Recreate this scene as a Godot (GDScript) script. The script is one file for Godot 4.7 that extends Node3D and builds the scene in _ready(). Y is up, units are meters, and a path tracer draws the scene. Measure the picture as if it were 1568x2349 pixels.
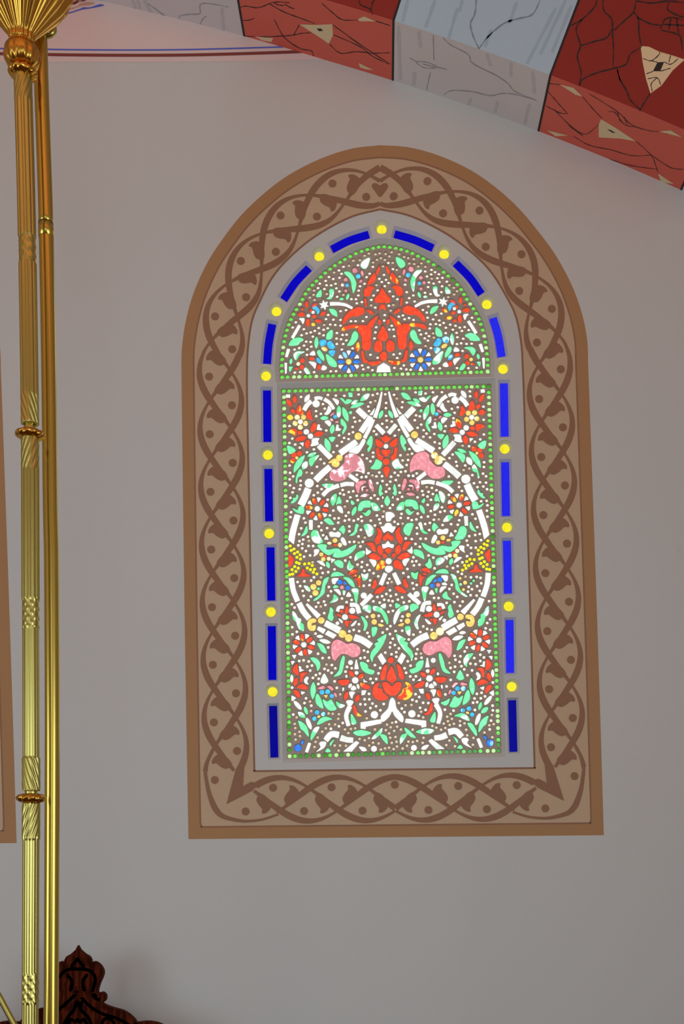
extends Node3D
# A stained-glass window in a painted wall, seen from inside a domed hall.
# Wall plane z = 0, the room lies towards +z, 500 photo pixels are one metre on the wall.
const FOOT := Vector2(880, 1950)   # the wall point at eye height opposite the lens
const DIST := 5.0
const EYE := 1.6
const ARCH_C := Vector2(-1008.1, 6202.5)
const ARCH_R := 6313.3
const ARCH_Z := 0.362
const Z_PANEL := -0.020
const Z_GLASS := -0.0315

var M := {}
var pieces := []
var fo := Vector2.ZERO
var fs := 1.0
var both := true
var panel := 0
var lcg := 12345

func rnd() -> float:
	lcg = (lcg * 1103515245 + 12345) & 0x7fffffff
	return float(lcg >> 8) / float(0x7fffff)

# ---------------------------------------------------------------- places
func U(p: Vector2, z := 0.0) -> Vector3:
	var k := (DIST - z) / DIST / 500.0
	return Vector3((p.x - FOOT.x) * k, EYE + (FOOT.y - p.y) * k, z)

func crease(x: float) -> float:
	var t := (x - 260.0) / 440.0
	return 142.5 - 5.0 * t * t if x > 260.0 else 142.5 - 1.5 * t * t

func vault(p: Vector2) -> Vector3:      # the vault leans into the room above the crease
	var base := U(Vector2(p.x, crease(clampf(p.x, -600, 1000)))).y
	var z := 0.0006
	for i in 8:
		z = 0.0006 + 0.10 * maxf(U(p, z).y - base, 0.0)
	return U(p, z)

func soffit(p: Vector2) -> Vector3:     # on the underside of the arch
	var c := U(ARCH_C)
	var lo := -0.05
	var hi := 0.45
	for i in 24:
		var m := (lo + hi) / 2.0
		var q := U(p, m)
		if Vector2(q.x - c.x, q.y - c.y).length() > ARCH_R / 500.0 - 0.0008: lo = m
		else: hi = m
	return U(p, lo)

func at(p: Vector2, surf: int, lift: float) -> Vector3:
	if surf == 1: return vault(p) + Vector3(0, 0, lift)
	if surf == 2: return soffit(p)
	if surf == 3: return U(p, ARCH_Z + lift)
	return U(p, lift)

func axis(y: float) -> float:
	if y < 850: return 873.0 + (y - 333.0) * 0.0174
	return 882.0 + (y - 850.0) * 0.0243

func mir(p: Vector2, tilt := 0.026) -> Vector2:
	var x := 2.0 * axis(p.y) - p.x
	return Vector2(x, p.y - tilt * (x - p.x))

func tilt_at(y: float) -> float:
	return lerpf(0.025, 0.0095, clampf((y - 500.0) / 1420.0, 0, 1))

# ---------------------------------------------------------------- shapes in the plane
func v2(a: Array) -> PackedVector2Array:
	var r := PackedVector2Array()
	for i in range(0, a.size() - 1, 2): r.append(Vector2(a[i], a[i + 1]))
	return r

func catmull(P: PackedVector2Array, n := 6, closed := false) -> PackedVector2Array:
	var r := PackedVector2Array()
	var m := P.size()
	var last := m if closed else m - 1
	for i in last:
		var p0 := P[(i - 1 + m) % m] if closed or i > 0 else 2.0 * P[0] - P[1]
		var p1 := P[i]
		var p2 := P[(i + 1) % m]
		var p3 := P[(i + 2) % m] if closed or i + 2 < m else 2.0 * P[m - 1] - P[m - 2]
		for k in n:
			var t := float(k) / n
			r.append(0.5 * (2.0 * p1 + (p2 - p0) * t + (2.0 * p0 - 5.0 * p1 + 4.0 * p2 - p3) * t * t + (3.0 * p1 - p0 - 3.0 * p2 + p3) * t * t * t))
	if not closed: r.append(P[m - 1])
	return r

func area(P: PackedVector2Array) -> float:
	var s := 0.0
	for i in P.size(): s += P[i].cross(P[(i + 1) % P.size()])
	return s / 2.0

func grow(P: PackedVector2Array, d: float) -> PackedVector2Array:   # same vertex count, pushed outwards by d
	var n := P.size()
	var sgn := 1.0 if area(P) > 0 else -1.0
	var r := PackedVector2Array()
	for i in n:
		var a := (P[i] - P[(i - 1 + n) % n]).normalized()
		var b := (P[(i + 1) % n] - P[i]).normalized()
		var na := Vector2(a.y, -a.x) * sgn
		var nb := Vector2(b.y, -b.x) * sgn
		var m := na + nb
		m = m.normalized() if m.length() > 0.1 else na
		r.append(P[i] + m * d / maxf(m.dot(na), 0.55))
	return r

func strip(P: PackedVector2Array, w: PackedFloat32Array) -> PackedVector2Array:   # outline of a stroke
	var L := PackedVector2Array()
	var R := PackedVector2Array()
	for i in P.size():
		var t := (P[mini(i + 1, P.size() - 1)] - P[maxi(i - 1, 0)]).normalized()
		var n := Vector2(-t.y, t.x) * w[i] / 2.0
		L.append(P[i] + n)
		R.append(P[i] - n)
	R.reverse()
	L.append_array(R)
	return L

func taper(n: int, w0: float, w1: float) -> PackedFloat32Array:
	var r := PackedFloat32Array()
	for i in n: r.append(lerpf(w0, w1, float(i) / maxf(n - 1, 1)))
	return r

func circle(c: Vector2, r: float, n := 14) -> PackedVector2Array:
	var o := PackedVector2Array()
	for i in n: o.append(c + Vector2.from_angle(TAU * i / n) * r)
	return o

func thin(P: PackedVector2Array) -> PackedVector2Array:   # drop points that nearly coincide
	var o := PackedVector2Array()
	for p in P:
		if o.is_empty() or o[o.size() - 1].distance_to(p) > 0.25: o.append(p)
	while o.size() > 3 and o[0].distance_to(o[o.size() - 1]) < 0.25: o.remove_at(o.size() - 1)
	return o

# ---------------------------------------------------------------- meshes
func tool() -> SurfaceTool:
	var st := SurfaceTool.new()
	st.begin(Mesh.PRIMITIVE_TRIANGLES)
	st.set_smooth_group(-1)
	return st

func tri(st: SurfaceTool, a: Vector3, b: Vector3, c: Vector3) -> void:
	st.add_vertex(a)
	st.add_vertex(b)
	st.add_vertex(c)

func cap_tris(P: PackedVector2Array) -> PackedInt32Array:
	var t := Geometry2D.triangulate_polygon(P)
	if t.is_empty():
		for i in range(1, P.size() - 1): t.append_array(PackedInt32Array([0, i, i + 1]))
	return t

func clockwise(P: PackedVector2Array) -> PackedVector2Array:   # as seen from the room (photo pixels have y down)
	if area(P) < 0:
		var q := P.duplicate()
		q.reverse()
		return q
	return P

func loft(st: SurfaceTool, flat: PackedVector2Array, rings: Array) -> void:   # closed solid; rings run from front to back, all made from a clockwise outline
	var n := flat.size()
	var t := cap_tris(flat)
	var F: PackedVector3Array = rings[0]
	var B: PackedVector3Array = rings[rings.size() - 1]
	for i in range(0, t.size(), 3):
		var a := t[i]
		var b := t[i + 1]
		var c := t[i + 2]
		if (flat[b] - flat[a]).cross(flat[c] - flat[a]) < 0:
			var s := b
			b = c
			c = s
		tri(st, F[a], F[b], F[c])
		tri(st, B[a], B[c], B[b])
	for k in rings.size() - 1:
		var X: PackedVector3Array = rings[k]
		var Y: PackedVector3Array = rings[k + 1]
		for i in n:
			var j := (i + 1) % n
			tri(st, X[i], Y[j], X[j])
			tri(st, X[i], Y[i], Y[j])

func ring(P: PackedVector2Array, zp: float, z: float) -> PackedVector3Array:   # outline as it lies at depth zp, set at depth z
	var r := PackedVector3Array()
	for p in P:
		var q := U(p, zp)
		r.append(Vector3(q.x, q.y, z))
	return r

func slab(P: PackedVector2Array, zp: float, zf: float, zb: float, bevel := 0.0) -> ArrayMesh:
	var st := tool()
	var q := clockwise(thin(P))
	if bevel > 0.0:
		loft(st, q, [ring(grow(q, -bevel), zp, zf), ring(q, zp, zf - bevel / 500.0), ring(q, zp, zb)])
	else:
		loft(st, q, [ring(q, zp, zf), ring(q, zp, zb)])
	st.generate_normals()
	return st.commit()

func paint(st: SurfaceTool, P: PackedVector2Array, surf: int, lift: float) -> void:   # flat paint on a surface
	var q := clockwise(thin(P))
	var t := cap_tris(q)
	for i in range(0, t.size(), 3):
		var a := t[i]
		var b := t[i + 1]
		var c := t[i + 2]
		if (q[b] - q[a]).cross(q[c] - q[a]) < 0: tri(st, at(q[a], surf, lift), at(q[c], surf, lift), at(q[b], surf, lift))
		else: tri(st, at(q[a], surf, lift), at(q[b], surf, lift), at(q[c], surf, lift))

func brush(st: SurfaceTool, P: PackedVector2Array, w: PackedFloat32Array, surf: int, lift: float) -> void:   # a painted line
	var o := strip(P, w)
	var n := P.size()
	for i in n - 1:
		var a := at(o[i], surf, lift)
		var b := at(o[i + 1], surf, lift)
		var c := at(o[2 * n - 2 - i], surf, lift)
		var d := at(o[2 * n - 1 - i], surf, lift)
		tri(st, a, b, c)
		tri(st, a, c, d)

func between(st: SurfaceTool, A: PackedVector2Array, B: PackedVector2Array, lift: float) -> void:   # the band between two open outlines of one length
	for i in A.size() - 1:
		tri(st, U(A[i], lift), U(A[i + 1], lift), U(B[i + 1], lift))
		tri(st, U(A[i], lift), U(B[i + 1], lift), U(B[i], lift))

func obj(called: String, mesh: Mesh, mat: Material, parent: Node) -> MeshInstance3D:
	var o := MeshInstance3D.new()
	o.name = called
	o.mesh = mesh
	o.material_override = mat
	parent.add_child(o, true)
	return o

func done(called: String, st: SurfaceTool, mat: Material, parent: Node) -> MeshInstance3D:
	st.generate_normals()
	return obj(called, st.commit(), mat, parent)

func group3(called: String, parent: Node) -> Node3D:
	var o := Node3D.new()
	o.name = called
	parent.add_child(o, true)
	return o

func tag(o: Node, label: String, category := "", kind := "", group := "") -> Node:
	o.set_meta("label", label)
	if category: o.set_meta("category", category)
	if kind: o.set_meta("kind", kind)
	if group: o.set_meta("group", group)
	return o

func lathe(rows: Array, steps: int, shape: Callable) -> ArrayMesh:   # rows: [centre, radius, row]; shape gives the radius factor for (angle, row)
	var st := SurfaceTool.new()
	st.begin(Mesh.PRIMITIVE_TRIANGLES)
	for i in rows.size():
		var c: Vector3 = rows[i][0]
		for k in steps:
			var a := TAU * k / steps
			var r: float = rows[i][1] * shape.call(a, rows[i][2])
			st.add_vertex(c + Vector3(sin(a) * r, 0, cos(a) * r))
	for i in rows.size() - 1:
		for k in steps:
			var a := i * steps + k
			var b := i * steps + (k + 1) % steps
			for n in [a, b, b + steps, a, b + steps, a + steps]: st.add_index(n)
	for e in [0, rows.size() - 1]:
		var c: Vector3 = rows[e][0]
		st.add_vertex(c)
		var mid: int = rows.size() * steps + (0 if e == 0 else 1)
		for k in steps:
			var a: int = e * steps + k
			var b: int = e * steps + (k + 1) % steps
			for n in ([mid, b, a] if e == 0 else [mid, a, b]): st.add_index(n)
	st.generate_normals()
	return st.commit()

func tube(P: PackedVector3Array, rad: float, steps := 16) -> ArrayMesh:
	var st := SurfaceTool.new()
	st.begin(Mesh.PRIMITIVE_TRIANGLES)
	for i in P.size():
		var t := (P[mini(i + 1, P.size() - 1)] - P[maxi(i - 1, 0)]).normalized()
		var x := t.cross(Vector3(0.13, 0.21, 0.97)).normalized()
		var y := x.cross(t)
		for k in steps:
			st.add_vertex(P[i] + (x * cos(TAU * k / steps) + y * sin(TAU * k / steps)) * rad)
	for i in P.size() - 1:
		for k in steps:
			var a := i * steps + k
			var b := i * steps + (k + 1) % steps
			for n in [a, b + steps, b, a, a + steps, b + steps]: st.add_index(n)
	for k in range(1, steps - 1):
		var e := (P.size() - 1) * steps
		for n in [0, k, k + 1, e, e + k + 1, e + k]: st.add_index(n)
	st.generate_normals()
	return st.commit()

func box(lo: Vector3, hi: Vector3) -> ArrayMesh:
	var b := BoxMesh.new()
	b.size = hi - lo
	var st := SurfaceTool.new()
	st.append_from(b, 0, Transform3D(Basis(), (lo + hi) / 2.0))
	return st.commit()

# ---------------------------------------------------------------- materials
func mat(called: String, c: Color, rough := 0.8, metal := 0.0) -> StandardMaterial3D:
	var m := StandardMaterial3D.new()
	m.resource_name = called
	m.albedo_color = c
	m.roughness = rough
	m.metallic = metal
	M[called] = m
	return m

func as_paint(r: int, g: int, b: int, wr := 152, wg := 143, wb := 136, level := 0.72) -> Color:   # the paint's own colour, from how it compares with the white wall beside it
	var c := Color8(r, g, b).srgb_to_linear()
	var w := Color8(wr, wg, wb).srgb_to_linear()
	return Color(c.r / w.r * level, c.g / w.g * level, c.b / w.b * level).linear_to_srgb()

func noise_tex(freq: float, lo: float, hi: float, knee: float, seed_: int, bump := false) -> NoiseTexture2D:
	var n := FastNoiseLite.new()
	n.seed = seed_
	n.noise_type = FastNoiseLite.TYPE_SIMPLEX_SMOOTH
	n.frequency = freq
	n.fractal_octaves = 4
	n.domain_warp_enabled = true
	n.domain_warp_amplitude = 20.0
	n.domain_warp_frequency = freq
	var t := NoiseTexture2D.new()
	t.width = 256
	t.height = 256
	t.seamless = true
	t.noise = n
	if bump:
		t.as_normal_map = true
		t.bump_strength = 5.0
	else:
		var g := Gradient.new()
		g.offsets = PackedFloat32Array([0.0, knee, minf(knee + 0.22, 1.0)])
		g.colors = PackedColorArray([Color(lo, lo, lo), Color(lo * 1.12, lo * 1.12, lo * 1.12), Color(hi, hi, hi)])
		t.color_ramp = g
	return t

func glass(called: String, c: Color, level: float, streaks: Texture2D, bump: Texture2D) -> void:
	var m := mat(called, c.darkened(0.55), 0.12)
	m.emission_enabled = true
	m.emission = c
	m.emission_energy_multiplier = level
	if streaks:
		m.emission_texture = streaks
		m.emission_operator = BaseMaterial3D.EMISSION_OP_MULTIPLY
		m.uv1_triplanar = true
		m.uv1_scale = Vector3(9, 7, 9)
	if bump:
		m.normal_enabled = true
		m.normal_texture = bump
		m.normal_scale = 0.6
		m.uv1_triplanar = true

func materials() -> void:
	var soft := noise_tex(0.012, 0.985, 1.0, 0.4, 3)
	for w in [["wall plaster", Color(0.86, 0.865, 0.845)], ["warm lit vault plaster", Color(0.95, 0.86, 0.83)], ["shaded tracery plaster", Color(0.76, 0.70, 0.64)]]:  # vault colour includes its warmer light, tracery colour the shade of its recess
		var m := mat(w[0], w[1], 0.85)
		m.albedo_texture = soft
		m.uv1_triplanar = true
		m.uv1_scale = Vector3(0.6, 0.35, 0.6)
	mat("band paint", as_paint(129, 91, 57))
	mat("field paint", as_paint(148, 120, 92))
	mat("strand paint", as_paint(111, 76, 54))
	mat("line blue", as_paint(72, 68, 128, 163, 140, 132))
	mat("line red", as_paint(105, 42, 34, 163, 140, 132))
	mat("lens brown", as_paint(163, 108, 84, 163, 140, 132))
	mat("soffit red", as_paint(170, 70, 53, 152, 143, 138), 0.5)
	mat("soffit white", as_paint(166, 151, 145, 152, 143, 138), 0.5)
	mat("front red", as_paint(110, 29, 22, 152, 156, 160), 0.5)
	mat("front white", as_paint(134, 159, 176, 152, 156, 160), 0.5)  # bluer than the underside white: cool daylight is mixed into the colour
	mat("vein grey", as_paint(126, 116, 113), 0.6)
	mat("soft vein", as_paint(153, 140, 135), 0.6)
	mat("vein blue", as_paint(97, 117, 130, 152, 156, 160), 0.6)
	mat("soft blue", as_paint(121, 146, 162, 152, 156, 160), 0.6)
	mat("crack black", as_paint(30, 22, 20), 0.6)
	mat("crack red", as_paint(104, 38, 30), 0.6)
	mat("fragment cream", as_paint(176, 150, 112), 0.6)
	mat("floor carpet", Color(0.38, 0.20, 0.13), 0.95)
	mat("ceiling plaster", Color(0.85, 0.82, 0.78), 0.9)
	mat("side plaster", Color(0.84, 0.82, 0.79), 0.9)
	var streak := noise_tex(0.02, 0.75, 1.0, 0.62, 11)
	var even := noise_tex(0.02, 0.9, 1.0, 0.5, 5)
	var ripple := noise_tex(0.05, 0, 1, 0.5, 17, true)
	var C := {"G": Color8(120, 246, 170), "R": Color8(248, 76, 44), "W": Color8(240, 246, 240), "Y": Color8(246, 210, 112), "P": Color8(224, 140, 150), "C": Color8(70, 186, 238), "B": Color8(40, 120, 230)}
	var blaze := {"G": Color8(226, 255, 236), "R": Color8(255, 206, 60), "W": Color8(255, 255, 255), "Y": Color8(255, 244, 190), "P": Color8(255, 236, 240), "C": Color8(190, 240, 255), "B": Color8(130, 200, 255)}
	for k in C:
		glass(k, C[k], {"W": 2.0, "Y": 1.9, "R": 1.7, "P": 2.0}.get(k, 1.95), streak, ripple)
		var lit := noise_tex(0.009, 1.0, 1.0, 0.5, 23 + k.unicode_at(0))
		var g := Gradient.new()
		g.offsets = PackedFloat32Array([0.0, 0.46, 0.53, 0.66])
		g.colors = PackedColorArray([C[k].darkened(0.18), C[k].darkened(0.12), C[k].lerp(blaze[k], 0.6), blaze[k]])  # bright sky behind the glass, painted into its glow as patches
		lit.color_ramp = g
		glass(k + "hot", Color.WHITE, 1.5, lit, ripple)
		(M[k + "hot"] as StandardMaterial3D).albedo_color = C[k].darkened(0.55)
	glass("strip blue", Color8(2, 2, 196), 1.0, even, null)
	glass("strip blue bright", Color8(40, 44, 245), 1.0, even, null)
	glass("strip blue dark", Color8(4, 4, 150), 1.0, even, null)
	glass("roundel yellow", Color8(240, 228, 40), 1.15, even, null)
	for k in ["strip blue", "strip blue bright", "strip blue dark"]: 
		M[k].albedo_color = Color(0.0, 0.0, 0.08)
		M[k].metallic_specular = 0.2
	glass("bead white", Color8(255, 246, 230), 1.15, null, null)
	glass("bead white dim", Color8(232, 214, 178), 0.9, null, null)
	glass("bead yellow", Color8(244, 236, 44), 1.2, null, null)
	glass("bead green", Color8(112, 236, 88), 1.0, null, null)
	glass("bead green bright", Color8(190, 255, 160), 1.2, null, null)
	glass("bead green dark", Color8(70, 170, 50), 0.8, null, null)
	var br := mat("brass", Color(0.76, 0.69, 0.38), 0.28, 1.0)
	br.metallic_specular = 0.5
	mat("brass polished", Color(0.82, 0.60, 0.24), 0.24, 1.0)
	mat("brass tube", Color(0.80, 0.68, 0.32), 0.24, 1.0)
	var wd := mat("carved wood", Color(0.36, 0.13, 0.05), 0.55)
	wd.metallic_specular = 0.12
	var grain := noise_tex(0.03, 0.55, 1.0, 0.4, 41)
	wd.albedo_texture = grain
	wd.uv1_triplanar = true
	wd.uv1_scale = Vector3(6, 1.2, 6)
	var pane := mat("window daylight", Color(0.5, 0.5, 0.5), 0.2)
	pane.emission_enabled = true
	pane.emission = Color(0.845, 0.935, 0.99)
	pane.emission_energy_multiplier = 2.0
	var globe := mat("lamp globe", Color(0.9, 0.85, 0.75), 0.3)
	globe.emission_enabled = true
	globe.emission = Color(1.0, 0.78, 0.55)
	globe.emission_energy_multiplier = 1.6
	mat("frame wood", Color(0.8, 0.78, 0.74), 0.6)

# ---------------------------------------------------------------- the scene
func _ready() -> void:
	view_and_light()
	materials()
	draw_upper_panel()
	draw_lower_panel()
	room()
	await wall_and_window()
	arch()
	vault_paint()
	chandelier()
	brass_tube()
	await crest()

func view_and_light() -> void:
	var cam := Camera3D.new()
	cam.name = "camera"
	cam.projection = Camera3D.PROJECTION_FRUSTUM
	cam.near = 0.05
	cam.far = 60.0
	cam.size = 2349.0 / 2500.0 * 0.05
	cam.frustum_offset = Vector2(784.0 - FOOT.x, FOOT.y - 1174.5) / 2500.0 * 0.05
	cam.position = Vector3(0, EYE, DIST)
	add_child(cam)
	cam.current = true
	var sky := Sky.new()
	var sm := ProceduralSkyMaterial.new()
	sm.sky_top_color = Color(0.45, 0.62, 0.85)
	sm.sky_horizon_color = Color(0.8, 0.86, 0.92)
	sky.sky_material = sm
	var e := Environment.new()
	e.background_mode = Environment.BG_SKY
	e.sky = sky
	e.tonemap_mode = Environment.TONE_MAPPER_LINEAR
	e.tonemap_exposure = 0.91
	e.sdfgi_enabled = true
	e.ssao_enabled = true
	e.ssil_enabled = true
	var we := WorldEnvironment.new()
	we.name = "environment"
	we.environment = e
	add_child(we)
	# daylight through the two tall windows of the wall behind the camera, plus unseen low side windows added to brighten the lower wall
	for d in [[Vector3(-2.9, 2.6, 10.86), 0.0, 2.0, Vector2(1.5, 3.2)], [Vector3(0.9, 2.6, 10.86), 0.0, 2.0, Vector2(1.5, 3.2)], [Vector3(-4.47, 1.4, 5.6), -PI / 2, 5.2, Vector2(3.4, 2.3)], [Vector3(2.57, 1.4, 5.6), PI / 2, 6.6, Vector2(3.4, 2.3)]]:
		var a := AreaLight3D.new()
		a.name = "daylight"
		a.area_size = d[3]
		a.rotation.y = d[1]
		a.light_color = Color(0.845, 0.935, 0.99)
		a.light_energy = d[2]
		a.position = d[0]
		a.shadow_enabled = true
		a.area_range = 30.0
		add_child(a, true)
	for d in [Vector3(-3.6, 5.8, 5.4), Vector3(-1.9, 5.8, 5.4), Vector3(-0.1, 5.8, 5.4), Vector3(1.6, 5.8, 5.4)]:  # unseen globes added in place of chandelier bulbs, to warm the wall top
		var o := OmniLight3D.new()
		o.name = "added_lamp_light"
		o.light_color = Color(1.0, 0.49, 0.17)
		o.light_energy = 0.5
		o.light_size = 0.23
		o.omni_range = 30.0
		o.omni_attenuation = 2.0
		o.shadow_enabled = true
		o.position = d
		add_child(o, true)

func room() -> void:
	tag(obj("floor", box(Vector3(-4.8, -0.2, -0.4), Vector3(2.9, 0, 11.2)), M["floor carpet"], self), "red carpeted floor of the hall", "", "structure")
	tag(obj("ceiling", box(Vector3(-4.8, 6.9, -0.4), Vector3(2.9, 7.1, 11.2)), M["ceiling plaster"], self), "plain white plaster ceiling above the arch", "", "structure")
	tag(obj("wall_left", box(Vector3(-4.8, 0, -0.4), Vector3(-4.6, 6.9, 11.2)), M["side plaster"], self), "plain white wall on the left of the hall", "", "structure")
	tag(obj("wall_right", box(Vector3(2.7, 0, -0.4), Vector3(2.9, 6.9, 11.2)), M["side plaster"], self), "plain white wall on the right of the hall", "", "structure")
	tag(obj("wall_front", box(Vector3(-4.6, 0, 11.0), Vector3(2.7, 6.9, 11.2)), M["side plaster"], self), "plain white wall behind the camera", "", "structure")
	for i in 2:
		var c := Vector3(-2.9 if i == 0 else 0.9, 2.6, 10.97)
		var w := obj("window_%d" % (i + 2), box(c - Vector3(0.8, 1.65, 0.02), c + Vector3(0.8, 1.65, 0.02)), M["frame wood"], self)
		obj("pane", box(c + Vector3(-0.74, -1.59, -0.05), c + Vector3(0.74, 1.59, -0.03)), M["window daylight"], w)
		tag(w, "tall bright window in the far wall, " + ("left" if i == 0 else "right") + " of the pair", "", "structure")
	for i in 2:  # side windows out of view, added to brighten the lower wall
		var c := Vector3(-4.58 if i == 0 else 2.68, 1.4, 5.6)
		var sx := 1.0 if i == 0 else -1.0
		var w := obj("window_%d" % (i + 4), box(c - Vector3(0.02, 1.22, 1.78), c + Vector3(0.02, 1.22, 1.78)), M["frame wood"], self)
		var pc := c + Vector3(0.035 * sx, 0, 0)
		obj("pane", box(pc - Vector3(0.01, 1.15, 1.7), pc + Vector3(0.01, 1.15, 1.7)), M["window daylight"], w)
		tag(w, "low wide unseen window added to light the lower wall, in the " + ("left" if i == 0 else "right") + " side wall", "", "structure")
	for i in 4:
		var c := Vector3([-3.6, -1.9, -0.1, 1.6][i], 5.8, 5.4)
		var l := group3("added_ceiling_lamp", self)
		var s := SphereMesh.new()
		s.radius = 0.24
		s.height = 0.48
		obj("globe", s, M["lamp globe"], l).position = c
		obj("rod", box(c + Vector3(-0.01, 0.235, -0.01), c + Vector3(0.01, 1.1, 0.01)), M["brass"], l)
		tag(l, "unseen frosted globe added for warm light on the wall top, " + ["leftmost", "second from the left", "second from the right", "rightmost"][i] + " of four in a row", "lamp", "", "added globe lamps in a row")

# ---------------------------------------------------------------- wall, painted border, window
func bead_row_upper() -> PackedVector2Array:   # closed: from the lower left corner over the point of the arch to the lower right corner
	var L := catmull(v2([647, 866, 646, 840, 650, 794, 655.5, 767, 664, 741, 674, 720, 688, 698, 703, 671, 724, 647, 762, 614, 809, 586, 840, 574, 874, 566.5]), 4)
	var P := L.duplicate()
	for i in range(L.size() - 2, -1, -1): P.append(mir(L[i]))
	return P

func bead_row_lower() -> PackedVector2Array:
	return v2([664, 1735, 651, 898, 1120, 887, 1143, 1722])

func cutter(P: PackedVector2Array, zp: float, stages: Array) -> CSGMesh3D:   # stages: [depth, growth] from front to back
	var q := clockwise(thin(P))
	var rings := []
	for s in stages: rings.append(ring(grow(q, s[1]), zp, s[0]))
	var st := tool()
	loft(st, q, rings)
	st.generate_normals()
	var c := CSGMesh3D.new()
	c.name = "cut"
	c.operation = CSGShape3D.OPERATION_SUBTRACTION
	c.mesh = st.commit()
	return c

func baked(base: Mesh, cuts: Array) -> Mesh:
	var root := CSGMesh3D.new()
	root.name = "blank"
	root.mesh = base
	for c in cuts: root.add_child(c, true)
	add_child(root)
	await get_tree().process_frame
	await get_tree().process_frame
	var m := root.bake_static_mesh()
	remove_child(root)
	root.free()
	return m

func bounds(P: PackedVector2Array) -> Rect2:
	var r := Rect2(P[0], Vector2.ZERO)
	for p in P: r = r.expand(p)
	return r

func baked_tiles(outline: PackedVector2Array, cuts: Array, boxes: Array) -> Mesh:   # the pierced plaster, worked in tiles so that its triangles stay compact
	var whole := bounds(outline)
	var nx := 12
	var ny := int(ceil(whole.size.y / whole.size.x * nx))
	var tile := Vector2(whole.size.x / nx, whole.size.y / ny)
	var roots := []
	for j in ny:
		for i in nx:
			var r := Rect2(whole.position + Vector2(i, j) * tile, tile)
			var corner := PackedVector2Array([r.position, Vector2(r.end.x, r.position.y), r.end, Vector2(r.position.x, r.end.y)])
			for part in Geometry2D.intersect_polygons(corner, outline):
				if absf(area(part)) < 2.0: continue
				var root := CSGMesh3D.new()
				root.name = "blank"
				root.mesh = slab(part, Z_PANEL, Z_PANEL, -0.040)
				for c in cuts.size():
					if r.intersects(boxes[c]): root.add_child(cutter(cuts[c][0], Z_GLASS, [[-0.012, cuts[c][1]], [Z_PANEL, cuts[c][1]], [Z_GLASS + 0.001, 0.0], [-0.06, 0.0]]), true)
				add_child(root, true)
				roots.append(root)
	await get_tree().process_frame
	await get_tree().process_frame
	var st := SurfaceTool.new()
	st.begin(Mesh.PRIMITIVE_TRIANGLES)
	for root in roots:
		var m: Mesh = root.bake_static_mesh()
		if m and m.get_surface_count(): st.append_from(m, 0, Transform3D())
		remove_child(root)
		root.free()
	return st.commit()

func shrunk(P: PackedVector2Array, d: float) -> PackedVector2Array:
	var best := PackedVector2Array()
	for q in Geometry2D.offset_polygon(P, -d, Geometry2D.JOIN_MITER):
		if best.is_empty() or absf(area(q)) > absf(area(best)): best = q
	return P if best.size() < 3 else best

func strips() -> Array:   # the blue bars: centre line in photo pixels
	var r := []
	for a in [[612, 896, 613, 1013], [615, 1076, 617, 1195], [620, 1256, 622, 1377], [623, 1437, 624.5, 1559], [626, 1620, 629, 1737], [1155, 880, 1157, 1001], [1158, 1061, 1160, 1183], [1162, 1241, 1164.5, 1361], [1168, 1423, 1169.5, 1543], [1174, 1607, 1177, 1724]]:
		r.append(v2(a))
	for a in [[612, 834, 616, 788, 624, 744], [650.5, 687, 677, 648, 708, 615], [761, 572, 801, 552, 845, 538], [905, 537, 949, 550, 992, 569], [1045, 604, 1078, 638, 1103, 674], [1130, 730, 1142, 771, 1150, 818]]:
		r.append(catmull(v2(a), 5))
	return r

func roundels() -> PackedVector2Array:
	return v2([610, 863, 614, 1044, 617, 1224, 621, 1404, 625, 1587, 634, 715, 732, 589, 875, 527, 1018, 584, 1116, 699, 1153, 847, 1157, 1030, 1162, 1210, 1166, 1391, 1173, 1575])

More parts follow.
